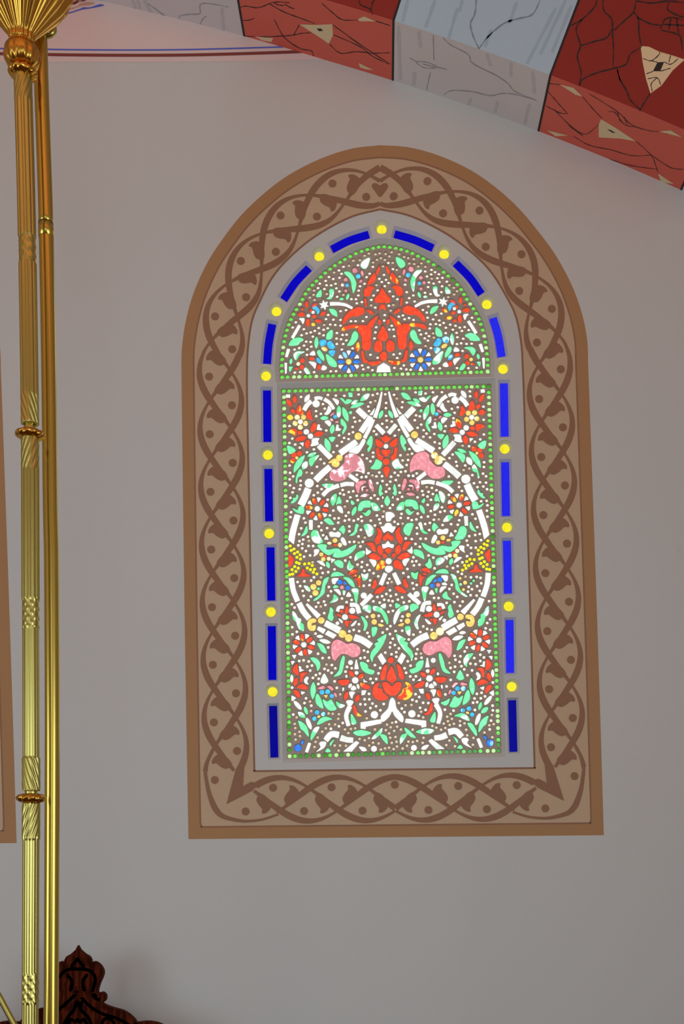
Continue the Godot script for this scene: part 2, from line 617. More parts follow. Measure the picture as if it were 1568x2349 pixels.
func wall_and_window() -> void:
	var zs := -0.016
	var up := bead_row_upper()
	var low := bead_row_lower()
	var cuts := []
	for P in [up, low]:
		cuts.append(cutter(P, Z_PANEL, [[0.01, 18.0], [-0.0005, 15.0], [Z_PANEL, 7.0], [Z_PANEL - 0.0002, 11.0], [-0.13, 11.0]]))
	for s in strips():
		cuts.append(cutter(strip(s, taper(s.size(), 17, 17)), zs, [[0.01, 6.0], [-0.0005, 5.5], [zs, 0.8], [-0.06, 0.8]]))
	var zr := -0.024
	for c in roundels():
		cuts.append(cutter(circle(c, 10.5, 24), zr, [[0.01, 6.5], [-0.0005, 5.8], [zr, 0.4], [-0.06, 0.4]]))
	var top := U(Vector2(0, 100)).y
	var wm: Mesh = await baked(box(Vector3(-4.6, 0, -0.3), Vector3(2.7, top, 0)), cuts)
	var wall := obj("wall_back", wm, M["wall plaster"], self)
	tag(wall, "plain white plastered wall round the stained glass window, with painted borders", "", "structure")
	var b1 := border(wall)
	tag(b1, "brown painted border of interlaced strands round the stained glass window")
	var b2 := b1.duplicate()
	wall.add_child(b2, true)
	b2.position += Vector3(-1346.0 / 500.0, -0.036, 0)
	tag(b2, "matching brown painted border at the left edge of the photo")

	var win := group3("window_1", self)
	tag(win, "arched stained glass window with flowers, leaves and beads in plaster tracery, edged with blue bars and yellow roundels", "", "structure")
	var n := 0
	for s in strips():
		var shade := "strip blue"
		if n in [5, 6, 7, 8] or n == 15: shade = "strip blue bright"
		if n in [4, 9]: shade = "strip blue dark"
		obj("blue_glass_bar", slab(strip(s, taper(s.size(), 17.5, 17.5)), zs, zs - 0.001, zs - 0.008), M[shade], win)
		n += 1
	for c in roundels():
		obj("yellow_glass_roundel", slab(circle(c, 10.8, 24), zr, zr + 0.002, zr - 0.008, 2.0), M["roundel yellow"], win)
	for k in 2:
		await glazed_panel(k, up if k == 0 else low, win)
	# what the glowing glass gives to the room
	for d in [[Vector2(884, 720), Vector2(0.8, 0.5)], [Vector2(895, 1310), Vector2(0.9, 1.6)]]:
		var a := AreaLight3D.new()
		a.name = "window_glow"
		a.area_size = d[1]
		a.light_color = Color(0.9, 1.0, 0.9)
		a.light_energy = 0.12
		a.shadow_enabled = true
		a.area_range = 30.0
		a.position = U(d[0], 0.012)
		a.rotation.y = PI
		add_child(a, true)

func glazed_panel(k: int, row: PackedVector2Array, win: Node3D) -> void:
	var cuts := []      # what is cut out of the plaster, and the rectangle each takes
	var boxes := []
	var wide := 2.3
	for p in pieces:
		if p.panel == k:
			cuts.append([shrunk(p.poly, 0.35), wide])
			boxes.append(bounds(p.poly).grow(5.0))
	# green beads along the edge
	var row_pts := PackedVector2Array()
	var n := row.size()
	for i in n:
		var a := row[i]
		var b := row[(i + 1) % n]
		if k == 1 or i == n - 1:
			var m := int(round(a.distance_to(b) / 13.2))
			for j in m: row_pts.append(a.lerp(b, (j + 0.25 * (rnd() - 0.5)) / m))
	if k == 0:
		var run := 0.0
		for i in n - 1:
			var a := row[i]
			var b := row[i + 1]
			while run < a.distance_to(b):
				row_pts.append(a.lerp(b, run / a.distance_to(b)))
				run += 12.6 + 2.0 * rnd()
			run -= a.distance_to(b)
	var white := scatter(k, row)
	var yellow := PackedVector2Array()
	for p in yellow_beads:
		if k == 1:
			yellow.append(p)
	for q in [[row_pts, 4.4], [white, 3.15], [yellow, 3.6]]:
		for c in q[0]:
			cuts.append([circle(c, q[1], 10), 1.3])
			boxes.append(Rect2(c - Vector2(7, 7), Vector2(14, 14)))
	var pm: Mesh = await baked_tiles(grow(row, 10.0), cuts, boxes)
	var pan := obj("arched_tracery_panel" if k == 0 else "tall_tracery_panel", pm, M["shaded tracery plaster"], win)
	pan.set_meta("label", "arched upper panel with a red flower in plaster tracery" if k == 0 else "tall lower panel with mirrored white scrolls in plaster tracery")
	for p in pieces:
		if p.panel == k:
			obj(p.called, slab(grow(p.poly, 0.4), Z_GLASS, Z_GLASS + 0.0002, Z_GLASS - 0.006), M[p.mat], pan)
	var unit := slab(circle(FOOT, 4.8, 12), 0.0, 0.0, -0.006)
	for c in row_pts:
		var u := rnd()
		var shade := "bead green"
		if u > 0.72: shade = "bead green bright"
		if u < 0.05 or c.y > 1690 and u < 0.6 or c.y > 1600 and u < 0.2: shade = "bead green dark"  # foot beads coloured darker for dimmer sky, the rest vary at random
		if c.y < 640 and u > 0.72: shade = "bead green"
		var q := U(c, Z_GLASS)
		obj("green_glass_bead", unit, M[shade], pan).position = Vector3(q.x, q.y - EYE, Z_GLASS)
	for c in yellow:
		var q := U(c, Z_GLASS)
		var o := obj("yellow_glass_bead", unit, M["bead yellow"], pan)
		o.position = Vector3(q.x, q.y - EYE * 0.78, Z_GLASS)
		o.scale = Vector3(0.78, 0.78, 1)
	var dull := []
	for c in white: dull.append(c.y > 1590 + 90.0 * rnd() or c.y < 640 - 40.0 * rnd() or c.y < 720 and absf(c.x - axis(c.y)) > 150 or rnd() < 0.06)  # white beads near top and foot get a dimmed colour for less sky
	for cream in 2:
		var sb := tool()
		var any := false
		for i in white.size():
			var c := white[i]
			if int(dull[i]) != cream: continue
			any = true
			var P := circle(c, 3.4, 8)
			loft(sb, P, [ring(P, Z_GLASS, Z_GLASS + 0.0002), ring(P, Z_GLASS, Z_GLASS - 0.005)])
		if any:
			var o := done("dim_white_glass_beads" if cream else "white_glass_beads", sb, M["bead white dim" if cream else "bead white"], pan)
			o.set_meta("kind", "stuff")

func scatter(k: int, row: PackedVector2Array) -> PackedVector2Array:   # small beads in what the pieces leave free
	var x0 := 620
	var y0 := 540
	var w := 560
	var h := 1220
	var taken := PackedByteArray()
	taken.resize(w * h)
	for p in pieces:
		if p.panel != k: continue
		var P: PackedVector2Array = p.poly
		var lo := P[0]
		var hi := P[0]
		for q in P:
			lo = lo.min(q)
			hi = hi.max(q)
		for y in range(int(lo.y), int(hi.y) + 1):
			for x in range(int(lo.x), int(hi.x) + 1):
				if Geometry2D.is_point_in_polygon(Vector2(x, y), P): taken[(y - y0) * w + x - x0] = 1
		for i in P.size():
			var a := P[i]
			var b := P[(i + 1) % P.size()]
			var m := int(a.distance_to(b) / 1.5) + 1
			for j in m: stamp(taken, a.lerp(b, float(j) / m) - Vector2(x0, y0), 6.2, w, h)
	for q in yellow_beads: stamp(taken, q - Vector2(x0, y0), 8.0, w, h)
	var inner := grow(row, -9.5)
	var r := PackedVector2Array()
	var lo := inner[0]
	var hi := inner[0]
	for q in inner:
		lo = lo.min(q)
		hi = hi.max(q)
	for pass_ in 2:
		for t in 16000:
			var c := Vector2(lerpf(lo.x, hi.x, rnd()), lerpf(lo.y, hi.y, rnd()))
			var i := int(c.y - y0) * w + int(c.x - x0)
			if taken[i] or not Geometry2D.is_point_in_polygon(c, inner): continue
			r.append(c)
			stamp(taken, c - Vector2(x0, y0), 9.6, w, h)
	return r

func stamp(a: PackedByteArray, c: Vector2, rad: float, w: int, h: int) -> void:
	for y in range(maxi(int(c.y - rad), 0), mini(int(c.y + rad) + 1, h)):
		for x in range(maxi(int(c.x - rad), 0), mini(int(c.x + rad) + 1, w)):
			if Vector2(x - c.x, y - c.y).length_squared() < rad * rad: a[y * w + x] = 1

# ---------------------------------------------------------------- the painted border
var bl_C := PackedVector2Array()
var bl_N := PackedVector2Array()
var bl_S := PackedFloat32Array()

func side(s: float, off: float) -> Vector2:     # along the border from the point of the arch, off = towards the outer edge
	var i := clampi(bl_S.bsearch(s), 1, bl_S.size() - 1)
	var t := (s - bl_S[i - 1]) / (bl_S[i] - bl_S[i - 1])
	return bl_C[i - 1].lerp(bl_C[i], t) + bl_N[i - 1].lerp(bl_N[i], t) * off

func bottom(s: float, off: float) -> Vector2:
	return Vector2(906 - s, 1832 + 0.007 * s + off)

func flip(P: PackedVector2Array) -> PackedVector2Array:   # the border's other half
	var r := PackedVector2Array()
	for p in P:
		var a := 871.0 + 11.0 * smoothstep(480.0, 850.0, p.y)
		if p.y > 850: a = 882.0 + (p.y - 850.0) * 0.0243
		var x := 2.0 * a - p.x
		r.append(Vector2(x, p.y - tilt_at(p.y) * (x - p.x)))
	return r

func border(wall: Node) -> Node3D:
	var root := group3("painted_border", wall)
	var outer := catmull(v2([871, 333, 801, 342, 721, 370, 640, 416, 560, 486, 503.7, 557.5, 469.6, 613, 442, 677, 425, 740.6, 417, 798, 416, 850, 419, 1100, 423, 1400, 427, 1650, 432, 1925]), 12)
	var inner := catmull(v2([871, 480, 801, 499, 721, 543, 660, 594, 623, 638, 596, 690, 578, 734, 569, 790, 566, 850, 567, 960, 572, 1200, 577, 1480, 583, 1769]), 12)
	var N := PackedVector2Array()
	for i in outer.size():
		var before := outer[absi(i - 7)]
		if i < 7: before.x = 2.0 * 871.0 - before.x
		var t := (outer[mini(i + 7, outer.size() - 1)] - before).normalized()
		N.append(Vector2(-t.y, t.x) * -1.0)
	N[0] = Vector2(0, -1)
	for i in outer.size():
		if N[i].dot(outer[i] - Vector2(890, 1100)) < 0: N[i] = -N[i]
	var line := PackedVector2Array()
	for i in outer.size(): line.append(outer[i] - N[i] * 28.0)
	bl_C = PackedVector2Array()
	bl_S = PackedFloat32Array()
	bl_N = N
	var run := 0.0
	for i in outer.size():
		bl_C.append(outer[i] - N[i] * 89.0)
		if i: run += bl_C[i].distance_to(bl_C[i - 1])
		bl_S.append(run)
	var corner_out := outer[outer.size() - 1]
	var corner_line := Vector2(462, 1897)
	line[line.size() - 1] = corner_line
	var corner_in := inner[inner.size() - 1]
	# outer band and field, each as a left half, a right half and a foot
	for pair in [["border_band", outer, line, corner_out, corner_line, "band paint", 0.0004], ["border_field", line, inner, corner_line, corner_in, "field paint", 0.0006]]:
		var A: PackedVector2Array = resample(pair[1], 90)
		var B: PackedVector2Array = resample(pair[2], 90)
		var st := tool()
		between(st, A, B, pair[6])
		between(st, flip(B), flip(A), pair[6])
		var foot := PackedVector2Array([pair[3], pair[4]])
		var ft := flip(foot)
		paint(st, PackedVector2Array([foot[0], foot[1], ft[1], ft[0]]), 0, pair[6])
		done(pair[0], st, M[pair[5]], root)
	for pair in [[line, 4.0], [inner, 4.5]]:
		var A: PackedVector2Array = resample(pair[0], 90)
		var st := tool()
		brush(st, A, taper(A.size(), pair[1], pair[1]), 0, 0.0008)
		var F := flip(A)
		brush(st, F, taper(F.size(), pair[1], pair[1]), 0, 0.0008)
		var foot := PackedVector2Array([A[A.size() - 1], F[F.size() - 1]])
		foot[0] += Vector2(-pair[1] / 2.0, 0)
		foot[1] += Vector2(pair[1] / 2.0, 0)
		brush(st, foot, taper(2, pair[1], pair[1]), 0, 0.0008)
		done("edge_line", st, M["strand paint"], root)
	var level := 0.0010
	# three strands each way, waving across the field
	for q in [[true, -42.0, 132.2, 1537.0], [true, 90.2, 132.2, 1537.0], [true, 222.4, 132.2, 1537.0], [false, 63.0, 134.0, 322.0], [false, 197.0, 134.0, 325.0], [false, -71.0, 134.0, 272.0]]:
		var half: float = q[2] * 1.5
		var P := PackedVector2Array()
		var W := PackedFloat32Array()
		var s := 0.0
		var stop: float = q[3]
		while s <= stop:
			var off: float = (48.0 if q[0] else 50.0) * cos(PI * (s - q[1]) / half)
			P.append(side(s, off) if q[0] else bottom(s, off))
			var u := fposmod((s - q[1] + 62.0) / half, 1.0)
			W.append(6.0 + 9.5 * pow(sin(PI * pow(u, 1.15)), 1.3) if u > 0.04 else 6.0 + 3.0 * (1.0 - u / 0.04) * 0.3)
			s += 4.0
		level += 0.00012
		for m in 2:
			var st := tool()
			brush(st, P if m == 0 else flip(P), W, 0, level + 0.00006 * m)
			done("interlace_strand", st, M["strand paint"], root)
	# leaves and dots
	var leaf_l := v2([-24, -41, -31.6, -31.6, -31.2, -23, -22, -24, -11.5, -15.6, -0.7, -11, 8.8, -14.5, 14, -22, 4, -36, -12, -46])
	for q in [[true, 90.2, 132.2, 12, 1.0], [true, 24.3, 132.2, 12, -1.0], [false, 63.0, 134.0, 3, 1.0], [false, 0.0, 134.0, 3, -1.0]]:
		for k in q[3]:
			var ext: float = q[1] + q[2] * k
			var dot_c := side(ext + 12.0, 26.0 * q[4]) if q[0] else bottom(ext + 12.0, 27.0 * q[4])
			if not q[0] and ext == 0.0: dot_c = Vector2(905, 1800)
			var P := PackedVector2Array()
			for l in leaf_l:
				var ds := l.y - 2.0
				var off: float = -l.x * q[4]
				P.append(side(ext + ds, off) if q[0] else bottom(ext + ds, off))
			P = catmull(P, 3, true)
			for m in 2:
				if not (ext == 0.0 and m == 1):
					var st := tool()
					var D := circle(dot_c, 9.2, 18)
					paint(st, D if m == 0 else flip(D), 0, 0.0020)
					done("border_dot", st, M["strand paint"], root)
				if ext > 40.0:
					var sl := tool()
					paint(sl, P if m == 0 else flip(P), 0, 0.0021)
					done("leaf_flourish", sl, M["strand paint"], root)
	# heart below the point, and the turned corners
	var h := tool()
	paint(h, catmull(v2([871, 452, 861, 440, 852.5, 428, 856, 420.5, 864, 421, 871, 425, 878, 421, 886, 420.5, 889.5, 428, 882, 440]), 4, true), 0, 0.0023)
	done("heart", h, M["strand paint"], root)
	for m in 2:
		var st := tool()
		var pre := PackedVector2Array()
		for sv in [1488.0, 1512.0, 1535.0]: pre.append(side(sv, 48.0 * cos(PI * (sv - 1544.4) / 198.3)))
		pre.append_array(v2([474, 1795, 480, 1822, 489, 1846, 497, 1860, 512, 1873, 545, 1882, 573, 1883.5, 605, 1879, 638, 1868]))
		var A := catmull(pre, 6)
		var W := PackedFloat32Array()
		for i in A.size():
			var u := float(i) / (A.size() - 1)
			W.append(lerpf(8.0, 5.5, u) + 7.0 * exp(-pow((u - 0.52) / 0.18, 2.0)))
		brush(st, A if m == 0 else flip(A), W, 0, 0.0022)
		done("corner_strand", st, M["strand paint"], root)
		var sp := tool()
		var Q := v2([541, 1762, 560, 1760, 557, 1803, 576, 1793, 594, 1799, 578, 1814, 519, 1845])
		paint(sp, Q if m == 0 else flip(Q), 0, 0.0023)
		done("corner_spike", sp, M["strand paint"], root)
	return root

func resample(P: PackedVector2Array, n: int) -> PackedVector2Array:
	var total := 0.0
	for i in P.size() - 1: total += P[i].distance_to(P[i + 1])
	var r := PackedVector2Array([P[0]])
	var want := total / n
	var run := 0.0
	for i in P.size() - 1:
		var d := P[i].distance_to(P[i + 1])
		while run + d >= want and r.size() < n:
			r.append(P[i].lerp(P[i + 1], (want - run) / d))
			want += total / n
		run += d
	r.append(P[P.size() - 1])
	return r

# ---------------------------------------------------------------- the arch of painted blocks
func arch() -> void:
	var root := group3("trim_1", self)
	tag(root, "big arch of alternating red and white marbled blocks across the upper right", "", "structure")
	var c := U(ARCH_C)
	var r0 := ARCH_R / 500.0
	var a0 := atan2(901 - ARCH_C.x, ARCH_C.y - 183)
	var step := 0.5 * (atan2(1233 - ARCH_C.x, ARCH_C.y - 297) - atan2(558 - ARCH_C.x, ARCH_C.y - 88))
	var blocks := {}
	for k in range(-6, 4):
		var white := posmod(k, 2) == 0
		var b := group3("white_block" if white else "red_block", root)
		blocks[k] = b
		var fr := tool()
		var so := tool()
		for j in 8:
			var p := []
			for e in 2:
				var a := a0 + step * (k + (j + e) / 8.0)
				var d := Vector3(sin(a), cos(a), 0)
				p.append([c + d * r0, c + d * (r0 + 1.1)])
			var f := Vector3(0, 0, ARCH_Z)
			tri(fr, p[0][0] + f, p[0][1] + f, p[1][1] + f)
			tri(fr, p[0][0] + f, p[1][1] + f, p[1][0] + f)
			tri(fr, p[0][1], p[1][1], p[1][1] + f)
			tri(fr, p[0][1], p[1][1] + f, p[0][1] + f)
			var back := Vector3(0, 0, -0.02)
			tri(so, p[0][0] + f, p[1][0] + f, p[1][0] + back)
			tri(so, p[0][0] + f, p[1][0] + back, p[0][0] + back)
		done("front_face", fr, M["front white" if white else "front red"], b)
		done("soffit_face", so, M["soffit white" if white else "soffit red"], b)
		# black line along the joint, on both faces
		var jl := tool()
		var a := a0 + step * k
		var d := Vector3(sin(a), cos(a), 0)
		var t := Vector3(cos(a), -sin(a), 0) * 0.005
		var i0 := c + d * (r0 - 0.0009)
		var i1 := c + d * (r0 + 1.1)
		var f := Vector3(0, 0, ARCH_Z + 0.0009)
		tri(jl, i0 - t + f, i1 - t + f, i1 + t + f)
		tri(jl, i0 - t + f, i1 + t + f, i0 + t + f)
		tri(jl, i0 - t + f, i0 + t + f, i0 + t)
		tri(jl, i0 - t + f, i0 + t, i0 - t)
		done("joint_line", jl, M["crack black"], b)
	# spandrel above the blocks, up to the ceiling
	var sp := tool()
	var prev := []
	for j in 41:
		var a := a0 + step * (-6 + 10.0 * j / 40.0)
		var q := c + Vector3(sin(a), cos(a), 0) * (r0 + 1.1) + Vector3(0, 0, ARCH_Z - 0.01)
		var cur := [q, Vector3(q.x, 6.9, q.z)]
		if j and q.y < 6.85:
			tri(sp, prev[0], prev[1], cur[1])
			tri(sp, prev[0], cur[1], cur[0])
		prev = cur
	done("spandrel", sp, M["wall plaster"], root)
	# painted marbling; frames are the corners of the two views I traced from
	var S := 700.0 / 1568.0
	var A := [Vector2(200, 0), S]
	var B := [Vector2(868, 0), S]
	var red1: Node3D = blocks[-1]
	var red2: Node3D = blocks[1]
	var wh0: Node3D = blocks[-2]
	var wh1: Node3D = blocks[0]
	veins("painted_cracks", red1, "crack black", 2, A, 2.0, [[775, 42, 815, 32, 880, 40, 960, 12, 1040, 14], [800, 106, 830, 104, 860, 94], [808, 186, 910, 190, 1010, 185, 1060, 180, 1100, 172, 1150, 168], [930, 18, 1010, 62, 1090, 92, 1170, 122], [960, 100, 1010, 190, 1090, 248, 1150, 262, 1162, 290], [1205, 18, 1260, 66, 1310, 102, 1390, 103], [1262, 178, 1400, 240, 1465, 290, 1550, 330], [1240, 224, 1300, 274, 1380, 266, 1470, 274, 1555, 271], [1262, 128, 1390, 222, 1555, 330], [1010, 20, 1045, 40, 1065, 45], [960, 12, 975, 24, 1010, 30], [1090, 126, 1060, 180], [1480, 108, 1555, 132]])
	frags(red1, 2, A, [[1090, 125, 1175, 128, 1258, 124, 1262, 180, 1240, 226, 1205, 200], [860, 187, 955, 196, 945, 216, 900, 208], [1388, 100, 1420, 84, 1482, 110, 1400, 109], [1394, 324, 1468, 360, 1430, 356, 1400, 346]], [[1178, 146, 1200, 146, 1212, 158, 1190, 160]])
	veins("painted_cracks", red1, "crack black", 3, A, 3.0, [[1395, -20, 1402, 22, 1440, 40, 1458, 55, 1466, 76], [1458, 52, 1466, 10, 1484, -10]])
	veins("painted_veins", wh0, "vein grey", 2, A, 2.6, [[310, 18, 350, 46, 400, 84, 430, 102], [470, 108, 478, 82, 530, 74, 578, 70, 580, 26, 620, 18, 725, 36], [575, 138, 592, 100, 615, 82]])
	veins("soft_streaks", wh0, "soft vein", 2, A, 7.0, [[258, 0, 272, 46], [230, -5, 250, 50], [690, 40, 700, 160], [290, 0, 330, 70]])
	veins("painted_veins", wh1, "vein grey", 2, B, 2.4, [[330, 195, 370, 232, 460, 280, 482, 326, 600, 386, 665, 430, 700, 470, 810, 516], [280, 180, 284, 310], [266, 372, 246, 462], [335, 488, 375, 466, 480, 471, 572, 492, 640, 480, 720, 490, 810, 516], [190, 318, 240, 318, 300, 345, 240, 350, 195, 325], [225, 328, 285, 346], [160, 298, 200, 322], [300, 345, 350, 358]])
	veins("soft_streaks", wh1, "soft vein", 2, B, 8.0, [[680, 320, 680, 396], [790, 366, 800, 480], [775, 530, 750, 640], [612, 520, 598, 580], [205, 160, 215, 245], [185, 370, 180, 440], [100, 130, 112, 410], [555, 275, 575, 340], [475, 505, 462, 540]])
	veins("painted_veins", wh1, "vein blue", 3, B, 4.0, [[502, -10, 494, 70, 472, 120, 482, 175, 515, 252], [515, 250, 560, 190, 640, 122, 720, 95, 790, 74, 830, 0]])
	veins("soft_streaks", wh1, "soft blue", 3, B, 8.0, [[150, 0, 122, 112], [290, 0, 240, 142], [405, 40, 360, 196], [430, 0, 415, 60], [910, 40, 762, 326], [960, 0, 830, 280], [990, 30, 890, 270], [710, 10, 670, 120], [580, 150, 545, 240]])
	veins("painted_cracks", red2, "crack black", 3, B, 3.4, [[1152, -10, 1156, 52, 1198, 100, 1201, 170, 1206, 240, 1204, 345], [1205, 158, 1260, 108, 1308, 62, 1322, 2], [988, 131, 1046, 98, 1110, 34, 1122, -5], [1046, 98, 1014, 150, 1036, 232, 1020, 290, 1040, 372, 1030, 442], [1036, 235, 1110, 212, 1170, 194, 1198, 148], [1030, 440, 1056, 402, 1130, 371, 1204, 352, 1270, 330, 1292, 280, 1350, 240], [1308, 62, 1332, 92, 1338, 180, 1350, 240], [1330, 90, 1392, 120, 1450, 130], [1322, 4, 1400, 15, 1490, 5, 1568, 14], [1490, 10, 1486, 50, 1540, 80, 1580, 90], [1445, 150, 1470, 100, 1510, 90, 1560, 100], [1450, 155, 1520, 170, 1550, 190, 1560, 260], [1500, 95, 1490, 150], [1530, 95, 1540, 170], [1460, 125, 1568, 130], [1394, 480, 1356, 540, 1340, 572], [1225, 356, 1240, 410, 1276, 470, 1292, 512, 1342, 562]])
	veins("painted_cracks", red2, "crack red", 3, B, 3.0, [[1475, 420, 1490, 462, 1540, 490, 1575, 545], [1225, 356, 1236, 400, 1262, 440]])
	frags(red2, 3, B, [[1345, 236, 1388, 240, 1442, 266, 1500, 282, 1572, 306, 1510, 362, 1452, 440, 1396, 480, 1374, 410, 1356, 322]], [[1408, 366, 1432, 320, 1466, 318, 1446, 366]])
	veins("fragment_lines", red2, "crack black", 3, B, 2.2, [[1356, 300, 1400, 312, 1440, 280, 1442, 266], [1400, 312, 1432, 320], [1374, 380, 1410, 366], [1380, 405, 1430, 400, 1450, 440], [1446, 366, 1500, 350], [1466, 318, 1500, 330, 1540, 300], [1405, 470, 1400, 430, 1430, 400], [1500, 282, 1490, 320]])
	veins("fragment_lines", red2, "crack black", 2, B, 1.1, [[1136, 660, 1160, 650, 1172, 640, 1190, 648], [1136, 685, 1170, 690, 1200, 682, 1230, 700], [1216, 682, 1240, 678, 1262, 690], [1192, 668, 1220, 662], [1180, 704, 1200, 690], [985, 470, 1010, 468], [1000, 482, 1022, 476], [1460, 910, 1480, 925], [1475, 690, 1500, 682, 1520, 694]])
	veins("fragment_lines", red1, "crack black", 2, A, 1.1, [[1110, 136, 1140, 142, 1178, 138, 1200, 146], [1150, 128, 1160, 142, 1150, 152], [1212, 158, 1240, 150, 1258, 156], [1190, 160, 1210, 180, 1240, 178], [1205, 190, 1230, 188, 1250, 196], [1225, 130, 1228, 148], [890, 196, 910, 206], [1410, 98, 1440, 96, 1460, 104], [1410, 336, 1430, 346]])
	veins("painted_cracks", red2, "crack black", 2, B, 1.6, [[1045, 496, 1100, 560, 1150, 612], [865, 428, 932, 436], [870, 472, 905, 512, 940, 552, 972, 586], [900, 562, 980, 642, 1060, 690, 1130, 640], [1000, 700, 1080, 746, 1190, 770, 1300, 800, 1400, 798], [1080, 482, 1220, 570, 1300, 642, 1390, 672, 1440, 676], [1180, 574, 1215, 580, 1262, 640, 1330, 655], [1322, 726, 1400, 800, 1422, 850, 1440, 900], [1190, 820, 1300, 852, 1432, 870], [1400, 798, 1500, 862, 1568, 870], [860, 545, 930, 580, 970, 584], [975, 645, 1050, 700], [1225, 575, 1240, 625], [1260, 600, 1275, 640]])
	frags(red2, 2, B, [[930, 434, 1000, 451, 1046, 496, 1010, 486], [1130, 640, 1142, 612, 1222, 660, 1322, 726, 1240, 712, 1130, 706], [864, 669, 972, 696, 910, 701], [1440, 675, 1500, 670, 1558, 706], [1434, 890, 1516, 946, 1450, 936]], [[1172, 663, 1192, 668, 1216, 682, 1200, 682]])

func veins(called: String, parent: Node, m: String, surf: int, frame: Array, w: float, lines: Array) -> void:
	var st := tool()
	for l in lines:
		var P := v2(l)
		for i in P.size(): P[i] = frame[0] + P[i] * frame[1]
		P = catmull(P, 5)
		var W := PackedFloat32Array()
		for i in P.size(): W.append(w * (0.55 + 0.45 * sin(PI * (i + 0.6) / P.size()) + 0.25 * sin(i * 1.7)))
		brush(st, P, W, surf, 0.0007)
	done(called, st, M[m], parent)

func frags(parent: Node, surf: int, frame: Array, shapes: Array, holes: Array) -> void:
	for k in 2:
		for l in (shapes if k == 0 else holes):
			var P := v2(l)
			for i in P.size(): P[i] = frame[0] + P[i] * frame[1]
			var st := tool()
			paint(st, P, surf, 0.0006 + 0.0003 * k)
			var o := done("cream_fragment" if k == 0 else "dark_core", st, M["fragment cream" if k == 0 else "crack black"], parent)
			if surf == 2 and k == 1: o.position = Vector3(0, -0.0004, 0)

# ---------------------------------------------------------------- the vault above the wall
func vault_paint() -> void:
	var root := tool()
	var y0 := U(Vector2(0, 142)).y
	for i in 40:
		for j in 10:
			var p := []
			for e in [[0, 0], [1, 0], [1, 1], [0, 1]]:
				var x := lerpf(-1410.0, 1500.0, (i + e[0]) / 40.0)
				var h: float = 1.6 * (j + e[1]) / 10.0
				var z: float = 0.0006 + 0.10 * h
				var b := U(Vector2(x, crease(clampf(x, -600, 1000))))
				p.append(Vector3(b.x, b.y + h, z))
			tri(root, p[0], p[2], p[1])
			tri(root, p[0], p[3], p[2])
	var v := done("ceiling_vault", root, M["warm lit vault plaster"], self)
	tag(v, "plaster vault leaning out above the wall, its warm light painted in pinkish, with painted lines", "", "structure")
	var st := tool()
	var L := catmull(v2([-900, 95, -500, 108, -200, 111, 0, 111.5, 150, 114, 300, 115, 450, 113.5, 640, 108, 760, 103]), 6)
	brush(st, L, taper(L.size(), 3.6, 3.6), 1, 0.0006)
	done("blue_line", st, M["line blue"], v)
	st = tool()
	L = catmull(v2([-900, 108, -500, 120, -200, 123, 0, 123.5, 150, 126, 300, 127, 450, 126, 640, 120.5, 760, 115]), 6)
	brush(st, L, taper(L.size(), 7.2, 7.2), 1, 0.0006)
	done("dark_red_line", st, M["line red"], v)
	var K := 300.0 / 1566.0
	for q in [["blue_scroll", "line blue", [712, 212, 770, 165, 860, 140, 960, 105, 1000, 88, 1080, 88, 1190, 52, 1250, 66, 1160, 88, 1050, 108, 980, 118, 880, 150, 790, 180, 735, 222]], ["brown_scroll", "lens brown", [770, 135, 850, 95, 935, 72, 950, 45, 1040, 26, 1140, 40, 1060, 62, 960, 76, 870, 112]], ["brown_scroll", "lens brown", [700, 40, 800, 20, 870, 0, 940, -20, 980, 5, 900, 48, 800, 66]], ["dark_red_scroll", "line red", [830, 52, 900, 20, 960, -20, 1030, 0, 1000, 18, 950, 22, 900, 52]]]:
		st = tool()
		var P := v2(q[2])
		for i in P.size(): P[i] *= K
		paint(st, catmull(P, 3, true), 1, 0.0008)
		done(q[0], st, M[q[1]], v)

# ---------------------------------------------------------------- brass
func stem_x(y: float) -> float:
	if y < 990: return lerpf(50.0, 69.0, (y - 100.0) / 890.0) + 2.5 * sin(PI * clampf((y - 100.0) / 890.0, 0, 1))
	if y < 1830: return lerpf(69.0, 71.5, (y - 990.0) / 840.0)
	return lerpf(71.5, 69.0, (y - 1830.0) / 520.0)

func row(x: float, y: float, r: float, z: float) -> Array:
	return [U(Vector2(x, y), z), r / 500.0 * (DIST - z) / DIST, y]

